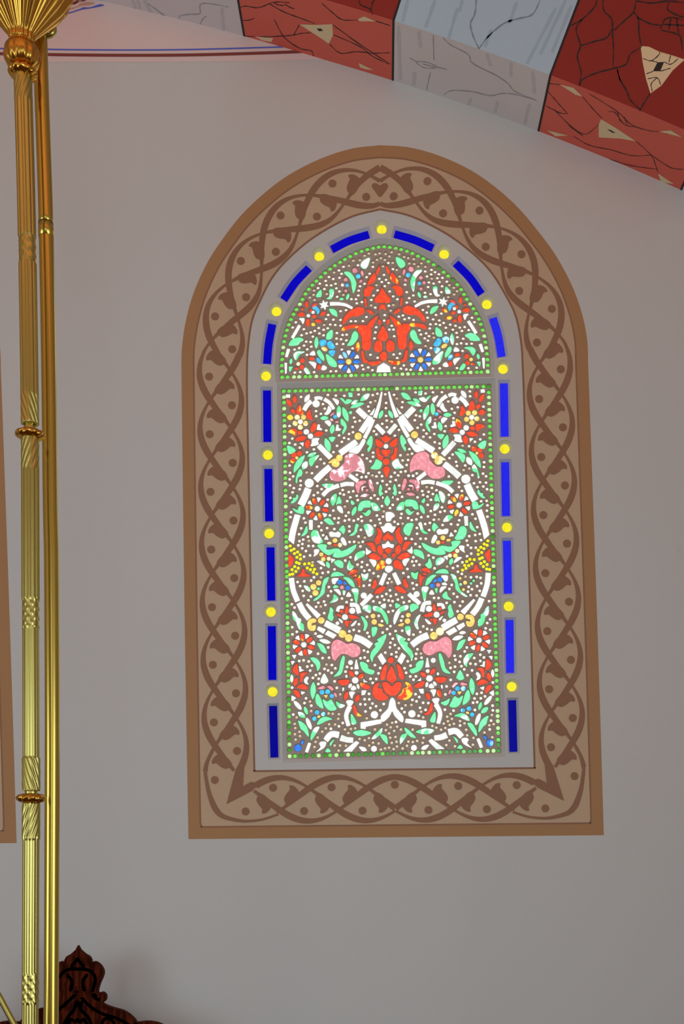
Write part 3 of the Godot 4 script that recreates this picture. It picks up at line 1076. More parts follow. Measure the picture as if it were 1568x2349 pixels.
func chandelier() -> void:
	var z := 2.0
	var root := group3("chandelier", self)
	tag(root, "brass chandelier stem with reeded shaft, twisted collars and a fluted cup on top", "chandelier")
	var reed := func(a: float, y: float) -> float:
		var tw := 0.0
		for t in [[150.0, 233.0, 1.0], [905.0, 983.0, -1.0], [983.0, 1078.0, 1.0], [1738.0, 1820.0, -1.0], [1820.0, 1920.0, 1.0]]:
			if y > t[0] and y < t[1]: tw = -t[2] * ((t[1] - y) if (t[2] > 0) else (y - t[0])) / 52.0 * t[2]
		var d := 0.15 * pow(absf(sin(6.0 * (a + tw) + 0.6)), 0.8)
		for t in [[545.0, 604.0], [1376.0, 1440.0], [2232.0, 2302.0]]:
			if y > t[0] and y < t[1]: return 0.93 + 0.055 * maxf(0.0, cos(7.0 * a) * cos(PI * (y - t[0]) / 10.8)) + 0.02 * cos(7.0 * a)
		if y > 1440.0 and y < 1738.0 or y > 1925.0: d *= 0.45
		return 0.87 + d
	var spans := [[168.0, 975.0], [1002.0, 1815.0], [1842.0, 2700.0]]
	for s in spans:
		var rows := []
		var y: float = s[0]
		while y <= s[1]:
			rows.append(row(stem_x(y), y, 20.0, z))
			y += 2.5 if y < 2349 else 20.0
		obj("reeded_shaft", lathe(rows, 80, reed), M["brass"], root)
	var plain := func(_a: float, _y: float) -> float: return 1.0
	var rope := func(a: float, y: float) -> float: return 1.0 - 0.07 * pow(absf(sin(6.0 * a + y * 0.16)), 3.0)
	for c in [[167.0, 33.0, 10.5, 147.0], [997.0, 34.0, 10.0, 982.0], [1831.0, 34.0, 11.0, 1820.0]]:
		var rows := []
		for i in 17:
			var t := -1.0 + i / 8.0
			var y: float = c[0] + t * c[2]
			rows.append(row(stem_x(y), y, lerpf(15.0, c[1], sqrt(maxf(0.0, 1.0 - t * t))), z))
		obj("twisted_collar", lathe(rows, 96, rope), M["brass polished"], root)
		if c[0] > 500:
			var neck := []
			for y in [c[0] - 24.0, c[0] - 2.0]: neck.append(row(stem_x(y), y, 14.0, z))
			obj("neck", lathe(neck, 40, plain), M["brass"], root)
	var gad := func(a: float, y: float) -> float: return 1.0 - 0.07 * pow(absf(sin(7.0 * a)), 2.0) * smoothstep(105.0, 132.0, y)
	var rows_k := []
	for p in catmull(v2([22, 96, 30, 103, 38, 113, 41, 126, 40, 137, 36, 146, 28, 153, 18, 157]), 4): rows_k.append(row(50.5, p.y, p.x, z))
	obj("knob", lathe(rows_k, 84, gad), M["brass polished"], root)
	var flute := func(a: float, _y: float) -> float: return 0.88 + 0.13 * absf(cos(8.0 * a + 0.2))
	var rows_b := []
	for p in catmull(v2([20, -330, 30, -290, 70, -260, 122, -190, 133, -125, 128, -75, 114, -28, 102, -8, 89, 12, 71, 33, 58, 48, 41, 68, 30, 82, 28, 95]), 5): rows_b.append(row(49.0, p.y, p.x, z))
	obj("fluted_cup", lathe(rows_b, 128, flute), M["brass polished"], root)
	var top := U(Vector2(49, -330), z)
	obj("hanging_rod", tube(PackedVector3Array([top - Vector3(0, 0.03, 0), Vector3(top.x, 6.9, top.z)]), 0.018), M["brass"], root)
	var low := U(Vector2(69, 2700), z)
	var ball := SphereMesh.new()
	ball.radius = 0.05
	ball.height = 0.1
	obj("end_ball", ball, M["brass"], root).position = low
	var arm := PackedVector3Array()
	for p in catmull(v2([66, 2405, 45, 2372, 18, 2323, -12, 2268, -60, 2190, -130, 2120, -220, 2110]), 6): arm.append(U(p, z))
	obj("curved_arm", tube(arm, 7.0 / 500.0 * 0.6), M["brass"], root)

func brass_tube() -> void:
	var z := 1.9
	var root := group3("brass_tube", self)
	tag(root, "plain polished brass tube just right of the reeded chandelier stem", "pole")
	var P := catmull(v2([91.5, 82, 95.5, 213, 103.5, 450, 108, 640, 111.7, 860, 115.3, 1160, 118, 1300, 119.7, 1680, 118.3, 2100, 117, 2349, 116, 2600]), 8)
	for s in [[82.0, 512.0, 16.3], [543.0, 2600.0, 16.6]]:
		var Q := PackedVector3Array()
		for p in P:
			if p.y >= s[0] - 0.1 and p.y <= s[1]: Q.append(U(p, z))
		if s[0] > 500: Q.insert(0, U(Vector2(105.6, 541), z))
		else: Q.append(U(Vector2(105.0, 513), z))
		obj("tube_length", tube(Q, s[2] / 500.0 * (DIST - z) / DIST, 48), M["brass tube"], root)
	obj("joint_sleeve", tube(PackedVector3Array([U(Vector2(105.0, 511), z), U(Vector2(105.7, 544), z)]), 17.2 / 500.0 * 0.62, 48), M["brass tube"], root)
	var foot := U(Vector2(116, 2600), z)
	obj("tube_length", tube(PackedVector3Array([foot, Vector3(foot.x, 0.02, foot.z)]), 16.6 / 500.0 * 0.62, 32), M["brass tube"], root)
	obj("foot_plate", lathe([[Vector3(foot.x, 0.0, foot.z), 0.16, 0.0], [Vector3(foot.x, 0.02, foot.z), 0.16, 0.0], [Vector3(foot.x, 0.035, foot.z), 0.03, 0.0]], 40, func(_a: float, _y: float) -> float: return 1.0), M["brass tube"], root)
	var sc := PackedVector3Array()
	for p in catmull(v2([84, 79, 104, 80, 119, 75, 121, 63, 112, 58, 106, 64, 111, 70]), 6): sc.append(U(p, z))
	obj("scroll", tube(sc, 8.5 / 500.0 * 0.62, 20), M["brass"], root)

# ---------------------------------------------------------------- the carved wooden crest
func crest() -> void:
	var zf := 0.30
	var zb := 0.268
	var K := 420.0 / 1568.0
	var right := [679, 252, 700, 290, 740, 325, 775, 345, 793, 375, 796, 392, 830, 390, 872, 420, 899, 470, 892, 520, 866, 580, 850, 640, 858, 656, 892, 650, 920, 680, 915, 722, 893, 746, 970, 780, 1060, 806, 1120, 842, 1165, 885, 1182, 906, 1260, 898, 1340, 906, 1405, 932, 1460, 985, 1480, 1060]
	var H := v2(right)
	var half := PackedVector2Array([H[0]])
	half.append_array(catmull(H.slice(1), 4))
	var P := PackedVector2Array()
	for p in half: P.append(Vector2(0, 2100) + p * K)
	P.append(Vector2(398, 2800))
	for i in range(P.size() - 1, 0, -1): P.append(Vector2(364 - P[i].x, P[i].y))
	var q := clockwise(thin(P))
	var st := tool()
	loft(st, q, [ring(grow(q, -1.6), zb, zf), ring(q, zb, zf - 0.006), ring(q, zb, zb)])
	st.generate_normals()
	var cuts := []
	for l in [[640, 452, 632, 425, 660, 395, 679, 365, 700, 392, 730, 430, 722, 452], [520, 530, 560, 480, 610, 455, 679, 452, 760, 458, 810, 485, 832, 540, 820, 600, 806, 650], [742, 640, 726, 590, 730, 545, 760, 508, 770, 505], [616, 640, 632, 590, 628, 545, 598, 508, 588, 505], [806, 650, 830, 700, 870, 715], [520, 800, 590, 740, 650, 680, 679, 650, 710, 690, 800, 780, 900, 836, 1000, 866, 1090, 910, 1130, 940], [560, 935, 600, 860, 650, 800, 679, 730, 710, 800, 770, 860, 800, 935], [880, 940, 900, 890, 940, 870, 985, 900, 990, 940], [590, 935, 625, 880, 660, 905, 679, 880, 700, 905, 735, 880, 770, 935], [1182, 906, 1160, 960], [848, 690, 826, 668, 812, 640]]:
		var L := catmull(v2(l), 4)
		var T := PackedVector3Array()
		for p in L: T.append(Vector3(U(Vector2(0, 2100) + p * K, zb).x, U(Vector2(0, 2100) + p * K, zb).y, zf + 0.001))
		var c := CSGMesh3D.new()
		c.name = "cut"
		c.operation = CSGShape3D.OPERATION_SUBTRACTION
		c.mesh = tube(T, 0.0075, 8)
		cuts.append(c)
	var base := st.commit()
	var m: Mesh = await baked(base, cuts)
	var root := group3("carved_wooden_panel", self)
	obj("crest", m, M["carved wood"], root)
	tag(root, "dark carved wooden crest with a pointed finial rising against the pale wall", "furniture")

# ---------------------------------------------------------------- the glass pieces, traced in the frames of close-up views
var yellow_beads := PackedVector2Array()
const WORD := {"G": "green", "R": "red", "W": "white", "Y": "gold", "P": "pink", "C": "light_blue", "B": "blue"}

func view(x: float, y: float, wide: float) -> void:
	fo = Vector2(x, y)
	fs = wide / 1568.0

func put(c: String, P: PackedVector2Array, word: String) -> void:
	var Q := PackedVector2Array()
	for p in P: Q.append(fo + p * fs)
	Q = clockwise(thin(Q))
	var called: String = WORD[c] + "_glass_" + word
	for m in (2 if both else 1):
		var O := Q
		if m == 1:
			O = PackedVector2Array()
			for p in Q: O.append(mir(p))
			O = clockwise(O)
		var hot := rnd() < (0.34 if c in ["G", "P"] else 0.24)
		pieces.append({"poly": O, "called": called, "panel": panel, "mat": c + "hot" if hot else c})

func leaf(c: String, x0: float, y0: float, x1: float, y1: float, w: float, bend := 0.0) -> void:
	var a := Vector2(x0, y0)
	var b := Vector2(x1, y1)
	var n := (b - a).orthogonal().normalized()
	var P := PackedVector2Array()
	for k in 7: P.append(a.lerp(b, k / 6.0) + n * (bend * sin(PI * k / 6.0) + w / 2.0 * pow(sin(PI * k / 6.0), 0.8)))
	for k in range(5, 0, -1): P.append(a.lerp(b, k / 6.0) + n * (bend * sin(PI * k / 6.0) - w / 2.0 * pow(sin(PI * k / 6.0), 0.8)))
	put(c, P, "leaf" if c == "G" else "petal")

func oval(c: String, x0: float, y0: float, x1: float, y1: float, w: float) -> void:
	var a := Vector2(x0, y0)
	var b := Vector2(x1, y1)
	var P := PackedVector2Array()
	for k in 14:
		var t := TAU * k / 14
		P.append((a + b) / 2.0 + (b - a) / 2.0 * cos(t) + (b - a).orthogonal().normalized() * w / 2.0 * sin(t))
	put(c, P, "leaf" if c == "G" else "petal" if c != "W" else "piece")

func disc(c: String, x: float, y: float, r: float) -> void:
	put(c, circle(Vector2(x, y), r, 14), "disc")

func stem(c: String, pts: Array, w0: float, w1: float) -> void:
	var L := catmull(v2(pts), 4)
	put(c, strip(L, taper(L.size(), w0, w1)), "stem")

func blob(c: String, pts: Array) -> void:
	put(c, catmull(v2(pts), 3, true), {"G": "leaf", "R": "petal", "P": "petal", "W": "piece"}.get(c, "petal"))

func poly(c: String, pts: Array) -> void:
	put(c, v2(pts), "piece")

func cblob(c: String, pts: Array) -> void:    # lies across the middle
	both = false
	blob(c, pts)
	both = true

func cdisc(c: String, x: float, y: float, r: float) -> void:
	both = false
	disc(c, x, y, r)
	both = true

func star_flower(petal: String, wedge: String, heart: String, x: float, y: float, r0: float, r1: float, w: float, turn: float, rh: float) -> void:
	for k in 6:
		var d := Vector2.from_angle(turn + TAU * k / 6)
		var e := Vector2.from_angle(turn + TAU * (k + 0.5) / 6)
		var c := Vector2(x, y)
		var a := c + d * r0
		var b := c + d * r1
		oval(petal, a.x, a.y, b.x, b.y, w)
		if wedge:
			var i := c + e * lerpf(r0, r1, 0.22)
			var o := c + e * r1
			var t := e.orthogonal() * w * 0.62
			put(wedge, PackedVector2Array([i, o - e * r1 * 0.06 - t, o + e * 2.0, o - e * r1 * 0.06 + t]), "piece")
	disc(heart, x, y, rh)

func draw_upper_panel() -> void:
	panel = 0
	view(630, 550, 260)
	blob("R", [1452, 355, 1448, 440, 1412, 490, 1402, 440])
	blob("R", [1370, 462, 1405, 520, 1370, 590, 1275, 638, 1300, 560])
	blob("R", [1235, 780, 1240, 690, 1310, 640, 1380, 665, 1340, 705, 1310, 785])
	poly("R", [1232, 815, 1262, 812, 1280, 925, 1250, 930])
	blob("G", [1310, 248, 1300, 340, 1245, 412, 1185, 370, 1210, 300])
	blob("G", [955, 460, 1000, 440, 1060, 470, 1115, 560, 1125, 640, 1085, 750, 1062, 650, 1040, 550])
	disc("P", 1108, 430, 38)
	leaf("P", 1195, 420, 1220, 512, 42)
	leaf("P", 1165, 600, 1212, 555, 40)
	disc("C", 1150, 508, 34)
	disc("C", 1000, 633, 27)
	disc("P", 978, 553, 27)
	disc("P", 936, 627, 24)
	disc("P", 980, 708, 22)
	blob("G", [755, 690, 815, 690, 810, 770, 770, 830, 715, 815, 755, 780])
	blob("G", [640, 690, 650, 760, 630, 800, 568, 790, 595, 730])
	leaf("G", 888, 825, 958, 820, 40)
	leaf("G", 1025, 742, 990, 838, 44)
	var star := PackedVector2Array()
	for k in 12: star.append(Vector2(682, 905) + Vector2.from_angle(TAU * k / 12 + 0.3) * (84 if k % 2 == 0 else 38))
	put("W", catmull(star, 2, true), "star")
	stem("W", [760, 890, 870, 888, 980, 905, 1075, 950], 60, 38)
	view(630, 700, 260)
	leaf("R", 440, -60, 440, 48, 50)
	leaf("R", 510, 55, 480, 105, 36)
	leaf("R", 505, 35, 590, -25, 44)
	leaf("R", 312, 130, 425, 135, 66)
	leaf("R", 360, 60, 402, 58, 34)
	leaf("R", 505, 150, 585, 170, 46)
	leaf("R", 620, 150, 712, 92, 50)
	leaf("R", 550, 215, 660, 235, 54)
	oval("R", 458, 190, 455, 305, 58)
	leaf("R", 502, 255, 560, 285, 50)
	disc("W", 464, 148, 27)
	disc("W", 530, 102, 24)
	blob("C", [510, 45, 560, 8, 610, 50, 622, 90, 592, 132, 572, 90, 545, 60])
	blob("W", [332, 185, 400, 180, 412, 215, 388, 268, 366, 225])
	leaf("G", 745, 50, 868, 165, 76, 12)
	stem("W", [345, 278, 240, 460], 46, 46)
	blob("G", [190, 560, 240, 475, 330, 448, 402, 478, 350, 520, 310, 560])
	stem("W", [192, 605, 158, 722], 48, 40)
	stem("W", [152, 798, 152, 950], 42, 24)
	blob("G", [290, 768, 255, 690, 310, 640, 420, 645, 350, 685, 325, 720])
	leaf("G", 232, 735, 215, 822, 44)
	poly("G", [190, 850, 255, 850, 215, 920, 198, 920])
	disc("R", 382, 770, 34)
	disc("R", 374, 860, 32)
	disc("Y", 324, 815, 27)
	leaf("R", 270, 885, 332, 878, 36)
	blob("G", [400, 890, 440, 865, 495, 945, 440, 955])
	blob("W", [490, 660, 540, 630, 560, 695, 485, 695])
	leaf("R", 465, 740, 555, 745, 54)
	blob("W", [465, 780, 570, 800, 555, 885, 525, 850])
	oval("C", 578, 730, 640, 810, 56)
	leaf("R", 610, 818, 612, 905, 58)
	blob("W", [665, 830, 720, 860, 700, 900, 638, 895])
	leaf("G", 578, 430, 572, 612, 60)
	blob("G", [795, 340, 800, 440, 760, 480, 708, 470, 725, 390])
	blob("C", [612, 510, 650, 478, 712, 490, 700, 550, 640, 575])
	blob("C", [718, 530, 770, 490, 800, 530, 838, 580, 800, 612, 745, 595])
	blob("C", [738, 655, 770, 625, 838, 630, 815, 700, 790, 710])
	oval("Y", 645, 585, 728, 632, 58)
	blob("G", [582, 650, 620, 620, 680, 710, 680, 775, 620, 730])
	blob("G", [705, 680, 760, 700, 850, 790, 850, 860, 760, 840, 718, 760])
	star_flower("B", "W", "Y", 1022, 784, 55, 158, 54, 0.0, 40)
	blob("G", [1105, 360, 1152, 400, 1140, 480, 1070, 558, 995, 560, 1045, 480, 1070, 400])
	blob("R", [945, 275, 945, 200, 1020, 95, 1140, 32, 1230, 45, 1235, 115, 1150, 158, 1060, 165, 1005, 210])
	blob("R", [930, 368, 930, 320, 1000, 285, 1140, 270, 1140, 318, 1040, 330])
	blob("R", [1175, 272, 1330, 320, 1325, 480, 1330, 560, 1300, 620, 1240, 628, 1205, 580, 1200, 440, 1145, 350])
	blob("R", [1435, 140, 1390, 230, 1345, 315, 1270, 285, 1330, 215])
	oval("R", 1270, 65, 1370, 130, 46)
	leaf("R", 1440, 190, 1460, 285, 46)
	blob("R", [1370, 580, 1395, 505, 1460, 492, 1484, 540, 1484, 620, 1440, 655, 1385, 640])
	leaf("R", 1150, 505, 1140, 652, 62)
	blob("R", [1192, 640, 1228, 650, 1250, 740, 1290, 780, 1270, 806, 1215, 780])
	blob("R", [1290, 790, 1400, 780, 1470, 770, 1440, 820, 1330, 840])
	cblob("R", [1494, 285, 1545, 370, 1572, 430, 1550, 480, 1494, 505, 1438, 480, 1415, 430, 1445, 370])
	both = false
	poly("R", [1450, 690, 1478, 645, 1532, 645, 1556, 690, 1545, 755, 1502, 785, 1460, 755])
	poly("W", [1402, 934, 1420, 850, 1504, 795, 1590, 850, 1606, 930])
	view(630, 550, 260)
	poly("R", [1480, 655, 1530, 740, 1600, 815, 1590, 878, 1385, 878, 1378, 815, 1440, 750])
	poly("R", [1452, 895, 1520, 895, 1545, 985, 1515, 975, 1486, 950, 1455, 975, 1430, 985])
	both = true

func draw_lower_panel() -> void:
	panel = 1
	view(630, 870, 270)
	poly("W", [147, 200, 205, 203, 205, 250, 147, 250])
	leaf("R", 158, 262, 228, 376, 58)
	leaf("R", 262, 213, 268, 332, 55)
	leaf("W", 395, 312, 465, 198, 62)
	stem("W", [388, 415, 430, 345, 488, 292], 62, 62)
	stem("W", [528, 262, 585, 248, 636, 262], 50, 50)
	stem("W", [656, 264, 728, 315, 788, 400], 56, 42)
	blob("W", [765, 250, 852, 285, 835, 350, 802, 312])
	disc("W", 550, 328, 50)
	blob("W", [715, 350, 755, 400, 742, 440, 700, 478, 655, 465, 690, 420])
	leaf("P", 735, 488, 802, 440, 32)
	leaf("P", 735, 525, 785, 560, 30)
	oval("P", 800, 570, 850, 572, 28)
	disc("C", 803, 500, 27)
	leaf("G", 600, 522, 718, 515, 60)
	blob("W", [660, 565, 715, 545, 750, 580, 735, 632, 700, 610])
	leaf("G", 778, 598, 752, 734, 66)
	poly("W", [570, 600, 605, 605, 600, 640, 635, 665, 620, 685, 555, 675])
	poly("W", [820, 600, 850, 610, 850, 650, 890, 660, 865, 690, 805, 690])
	blob("G", [860, 245, 912, 260, 938, 290, 962, 265, 1025, 275, 1010, 310, 950, 335, 905, 300])
	poly("G", [975, 175, 1035, 180, 1035, 240, 985, 240])
	leaf("G", 1012, 338, 1112, 274, 48)
	leaf("G", 1132, 294, 1268, 190, 74)
	leaf("G", 995, 388, 1200, 318, 60, 8)
	oval("G", 853, 350, 850, 512, 62)
	leaf("G", 902, 365, 978, 575, 74)
	blob("G", [880, 525, 930, 560, 960, 630, 940, 690, 905, 740, 895, 700, 920, 640, 880, 600])
	disc("G", 1008, 445, 23)
	stem("W", [1098, 400, 1218, 512], 80, 80)
	poly("W", [1337, 368, 1326, 430, 1302, 482, 1256, 478])
	stem("W", [1425, 165, 1390, 330, 1332, 515], 24, 58)
	stem("W", [1278, 496, 1212, 605, 1145, 705], 74, 80)
	stem("W", [1312, 532, 1262, 650, 1192, 788], 52, 54)
	blob("W", [1170, 795, 1208, 810, 1195, 860, 1110, 990, 1040, 985, 980, 968, 1060, 900, 1120, 870])
	disc("Y", 1110, 760, 50)
	stem("W", [1090, 830, 975, 912, 865, 990], 82, 86)
	stem("W", [1345, 610, 1455, 725], 62, 62)
	leaf("G", 1440, 410, 1385, 532, 56)
	blob("G", [1285, 750, 1305, 800, 1290, 900, 1245, 975, 1230, 930, 1255, 890, 1220, 860, 1250, 790])
	blob("G", [1350, 1065, 1425, 1110, 1415, 1170, 1370, 1205, 1270, 1190, 1320, 1130])
	star_gold(340, 567)
	blob("R", [325, 340, 370, 420, 380, 470, 320, 475, 285, 430])
	blob("R", [470, 398, 480, 460, 505, 540, 455, 535, 415, 480])
	leaf("R", 158, 505, 252, 515, 76)
	leaf("R", 220, 393, 268, 464, 54)
	disc("W", 420, 703, 38)
	disc("W", 475, 760, 37)
	leaf("R", 545, 572, 490, 715, 78)
	leaf("R", 512, 745, 652, 715, 72)
	leaf("R", 265, 812, 428, 770, 70)
	leaf("R", 442, 798, 428, 930, 74)
	blob("R", [168, 700, 230, 660, 295, 675, 280, 760, 235, 730])
	poly("R", [305, 690, 365, 690, 365, 735, 305, 742])
	blob("W", [500, 790, 595, 785, 575, 830, 590, 865, 530, 890, 475, 890, 490, 850])
	poly("W", [320, 850, 385, 840, 380, 905, 350, 870])
	leaf("G", 670, 778, 735, 972, 80)
	blob("G", [715, 775, 805, 770, 790, 815, 755, 840])
	stem("W", [582, 882, 748, 1050], 72, 72)
	disc("Y", 858, 1048, 46)
	blob("Y", [705, 1118, 760, 1070, 808, 1056, 862, 1110, 850, 1160, 805, 1175, 760, 1150, 752, 1120])
	blob("P", [930, 1035, 985, 990, 1080, 1000, 1160, 1070, 1195, 1170, 1190, 1260, 1130, 1235, 1060, 1230, 985, 1270, 930, 1340, 840, 1365, 750, 1340, 725, 1270, 760, 1205, 830, 1198, 890, 1150, 925, 1095])
	stem("W", [738, 1165, 640, 1250, 540, 1350], 84, 88)
	disc("W", 458, 1385, 62)
	stem("W", [448, 1452, 405, 1560, 345, 1680], 96, 100)
	blob("G", [165, 885, 235, 905, 280, 955, 205, 1000, 170, 950])
	disc("R", 255, 1010, 36)
	disc("R", 330, 990, 36)
	disc("R", 240, 1085, 36)
	disc("Y", 293, 1048, 22)
	leaf("G", 405, 1005, 248, 1255, 78, -14)
	leaf("G", 432, 1088, 368, 1208, 78)
	blob("G", [330, 1195, 370, 1230, 355, 1290, 310, 1310, 300, 1380, 275, 1375, 285, 1290])
	leaf("G", 426, 1030, 555, 975, 52, -6)
	blob("G", [455, 1060, 592, 1008, 540, 1090, 480, 1168])
	blob("G", [630, 1395, 780, 1395, 740, 1440, 690, 1455, 645, 1430])
	stem("W", [635, 1550, 720, 1470, 855, 1415], 58, 58)
	stem("W", [872, 1412, 960, 1395, 1055, 1402], 58, 58)
	stem("W", [985, 1275, 1108, 1360], 55, 55)
	blob("P", [1070, 1400, 1110, 1360, 1200, 1350, 1212, 1380, 1150, 1420, 1130, 1470, 1115, 1520, 1090, 1500])
	blob("P", [1250, 1340, 1285, 1345, 1320, 1475, 1290, 1490, 1245, 1390])
	leaf("P", 1132, 1562, 1265, 1535, 46)
	stem("P", [1170, 1492, 1165, 1445, 1222, 1430], 24, 24)
	disc("P", 1225, 1480, 20)
	blob("G", [1405, 1395, 1430, 1450, 1420, 1500, 1445, 1520, 1400, 1560, 1380, 1500])
	disc("W", 1155, 1305, 20)
	disc("W", 1215, 1300, 20)
	blob("R", [1340, 790, 1420, 835, 1450, 870, 1420, 905, 1360, 895])
	blob("R", [1345, 920, 1385, 920, 1400, 1000, 1440, 1030, 1430, 1085, 1380, 1070, 1355, 1000])
	cblob("R", [1405, 770, 1440, 775, 1480, 745, 1515, 775, 1552, 770, 1515, 830, 1480, 845, 1445, 830])
	cdisc("W", 1480, 895, 32)
	cblob("R", [1415, 945, 1480, 940, 1545, 945, 1522, 1000, 1480, 1035, 1438, 1000])
	cdisc("R", 1483, 1100, 45)
	cblob("R", [1487, 1155, 1535, 1200, 1510, 1270, 1490, 1325, 1465, 1270, 1440, 1200])
	view(630, 1120, 270)
	star_flower("R", "W", "W", 565, 275, 60, 155, 54, 0.16, 37)
	stem("W", [480, 422, 480, 555], 54, 50)
	blob("G", [230, 260, 300, 290, 325, 240, 385, 245, 385, 335, 330, 340, 265, 310])
	poly("W", [265, 342, 345, 362, 300, 520, 272, 640, 255, 752, 178, 690, 205, 545])
	blob("G", [425, 495, 440, 570, 410, 620, 345, 645, 380, 590])
	blob("G", [290, 80, 315, 100, 300, 150, 250, 200, 205, 195, 240, 160, 240, 130, 275, 125])
	for q in [[205, 770, 255, 810, 218, 828, 303, 850, 262, 870, 337, 888, 295, 920, 342, 943], [290, 990, 325, 1003, 265, 1045, 312, 1065, 230, 1085, 280, 1108, 200, 1152, 238, 1143], [398, 1010, 455, 1003, 498, 1030, 432, 1063, 475, 1085, 528, 1080, 513, 1120, 560, 1142]]:
		for p in v2(q):
			yellow_beads.append(fo + p * fs)
			yellow_beads.append(mir(fo + p * fs))
	blob("R", [185, 885, 215, 900, 255, 945, 215, 1040, 180, 1035])
	blob("R", [375, 1070, 400, 1090, 405, 1130, 475, 1165, 450, 1180, 285, 1175, 340, 1140])
	stem("W", [220, 1195, 245, 1355, 305, 1510], 72, 72)
	blob("G", [480, 600, 515, 555, 570, 570, 600, 640, 645, 715, 590, 740, 520, 720, 485, 660])
	blob("W", [720, 590, 760, 575, 800, 590, 845, 575, 880, 605, 860, 655, 800, 650, 740, 650])
	poly("W", [690, 620, 720, 690, 650, 685])
	blob("W", [900, 650, 935, 680, 960, 755, 915, 760, 875, 690])
	disc("Y", 800, 697, 34)
	oval("Y", 695, 732, 758, 734, 40)
	disc("Y", 866, 757, 30)
	oval("R", 775, 756, 832, 762, 36)
	blob("G", [560, 755, 690, 752, 690, 820, 830, 800, 790, 860, 715, 895, 640, 850])
	blob("G", [1085, 745, 1060, 820, 980, 890, 870, 925, 770, 908, 835, 805, 890, 835, 980, 800])
	blob("W", [520, 820, 590, 815, 580, 870, 515, 915, 525, 870])
	blob("W", [555, 970, 620, 965, 665, 1010, 670, 1045, 600, 1010])
	poly("W", [745, 930, 810, 950, 750, 1005])
	disc("Y", 618, 883, 29)
	disc("Y", 645, 945, 32)
	disc("Y", 718, 940, 27)
	oval("R", 648, 895, 690, 915, 32)
	leaf("G", 690, 972, 724, 1070, 54)
	blob("G", [785, 985, 850, 955, 910, 990, 905, 1065, 830, 1040])
	blob("G", [990, 955, 1015, 1010, 1055, 1045, 1000, 1100, 960, 1060])
	blob("G", [1060, 970, 1075, 880, 1130, 840, 1195, 835, 1190, 900, 1120, 940])
	blob("W", [1215, 785, 1240, 820, 1285, 845, 1215, 890])
	blob("W", [1255, 950, 1335, 955, 1355, 1000, 1320, 1055, 1290, 1010])
	blob("R", [1360, 520, 1420, 570, 1425, 640, 1385, 745, 1340, 735, 1335, 670, 1370, 610])
	blob("R", [1205, 735, 1300, 725, 1340, 790, 1335, 850, 1290, 820, 1260, 770])
	leaf("R", 1385, 752, 1420, 902, 80)
	blob("R", [1240, 905, 1320, 865, 1415, 930, 1370, 960, 1290, 945])
	blob("R", [1470, 985, 1460, 1060, 1350, 1095, 1365, 1010, 1420, 960])
	oval("R", 1452, 872, 1478, 930, 56)
	cblob("R", [1465, 820, 1510, 795, 1560, 820, 1540, 858, 1512, 872, 1484, 858])
	cdisc("W", 1515, 972, 42)
	cblob("W", [1480, 1040, 1555, 1040, 1570, 1085, 1530, 1125, 1500, 1125, 1465, 1090])
	cblob("W", [1410, 510, 1452, 505, 1480, 465, 1540, 465, 1568, 505, 1610, 510, 1590, 560, 1560, 595, 1505, 570, 1455, 595, 1430, 560])
	cblob("R", [1440, 690, 1440, 640, 1480, 620, 1505, 580, 1530, 620, 1575, 640, 1580, 690, 1540, 702, 1507, 672, 1475, 705])
	cblob("W", [1425, 750, 1470, 740, 1505, 700, 1540, 740, 1585, 750, 1570, 800, 1508, 785, 1445, 808])
	blob("G", [1180, 490, 1260, 480, 1315, 540, 1310, 610, 1250, 650, 1215, 590])
	blob("G", [1075, 475, 1120, 495, 1100, 540, 1095, 580, 1050, 630, 985, 630, 1050, 580])
	blob("G", [910, 490, 940, 560, 910, 615, 880, 575, 850, 555])
	blob("G", [820, 70, 820, 160, 775, 240, 740, 180, 760, 110])
	blob("G", [850, 105, 882, 150, 885, 205, 835, 210, 810, 240, 822, 180])
	blob("G", [835, 235, 890, 250, 910, 330, 870, 325, 830, 280])
	blob("G", [650, 425, 710, 395, 760, 430, 790, 485, 720, 485, 680, 455])
	blob("G", [1020, 155, 1065, 200, 1035, 225, 1010, 195])
	leaf("G", 1082, 238, 1028, 374, 58)
	blob("G", [1105, 300, 1120, 210, 1175, 170, 1270, 170, 1275, 255, 1190, 260, 1160, 300])
	blob("G", [1285, 190, 1350, 205, 1405, 295, 1310, 300, 1290, 250])
	blob("G", [1160, 310, 1200, 330, 1250, 285, 1280, 310, 1260, 355, 1220, 375, 1180, 345])
	cblob("G", [1497, 95, 1530, 150, 1535, 190, 1497, 242, 1458, 190, 1462, 150])
	poly("W", [1430, 95, 1458, 130, 1425, 150])
	cblob("W", [1480, 320, 1560, 320, 1600, 370, 1560, 400, 1540, 440, 1485, 440, 1475, 380])
	blob("R", [985, 1130, 1040, 1085, 1095, 1090, 1090, 1125, 1020, 1150, 990, 1160])
	blob("R", [1028, 1168, 1080, 1148, 1088, 1176, 1050, 1182])
	blob("R", [1130, 1150, 1145, 1200, 1140, 1310, 1115, 1310, 1100, 1240, 1050, 1205, 1105, 1195])
	blob("G", [1150, 1130, 1190, 1150, 1245, 1130, 1235, 1200, 1180, 1235, 1160, 1190])
	blob("R", [1335, 1210, 1360, 1270, 1350, 1310, 1300, 1345, 1290, 1310])
	leaf("R", 1318, 1408, 1480, 1310, 74)
	stem("W", [1475, 1130, 1408, 1290], 58, 60)
	disc("W", 1185, 1430, 42)
	stem("W", [1292, 1418, 1148, 1562], 60, 60)
	both = false
	disc("Y", 583, 1260, 37)
	disc("Y", 515, 1315, 42)
	disc("Y", 540, 1395, 42)
	blob("G", [385, 1295, 450, 1310, 475, 1355, 460, 1380, 410, 1350])
	disc("G", 580, 1340, 20)
	view(880, 1120, 270)
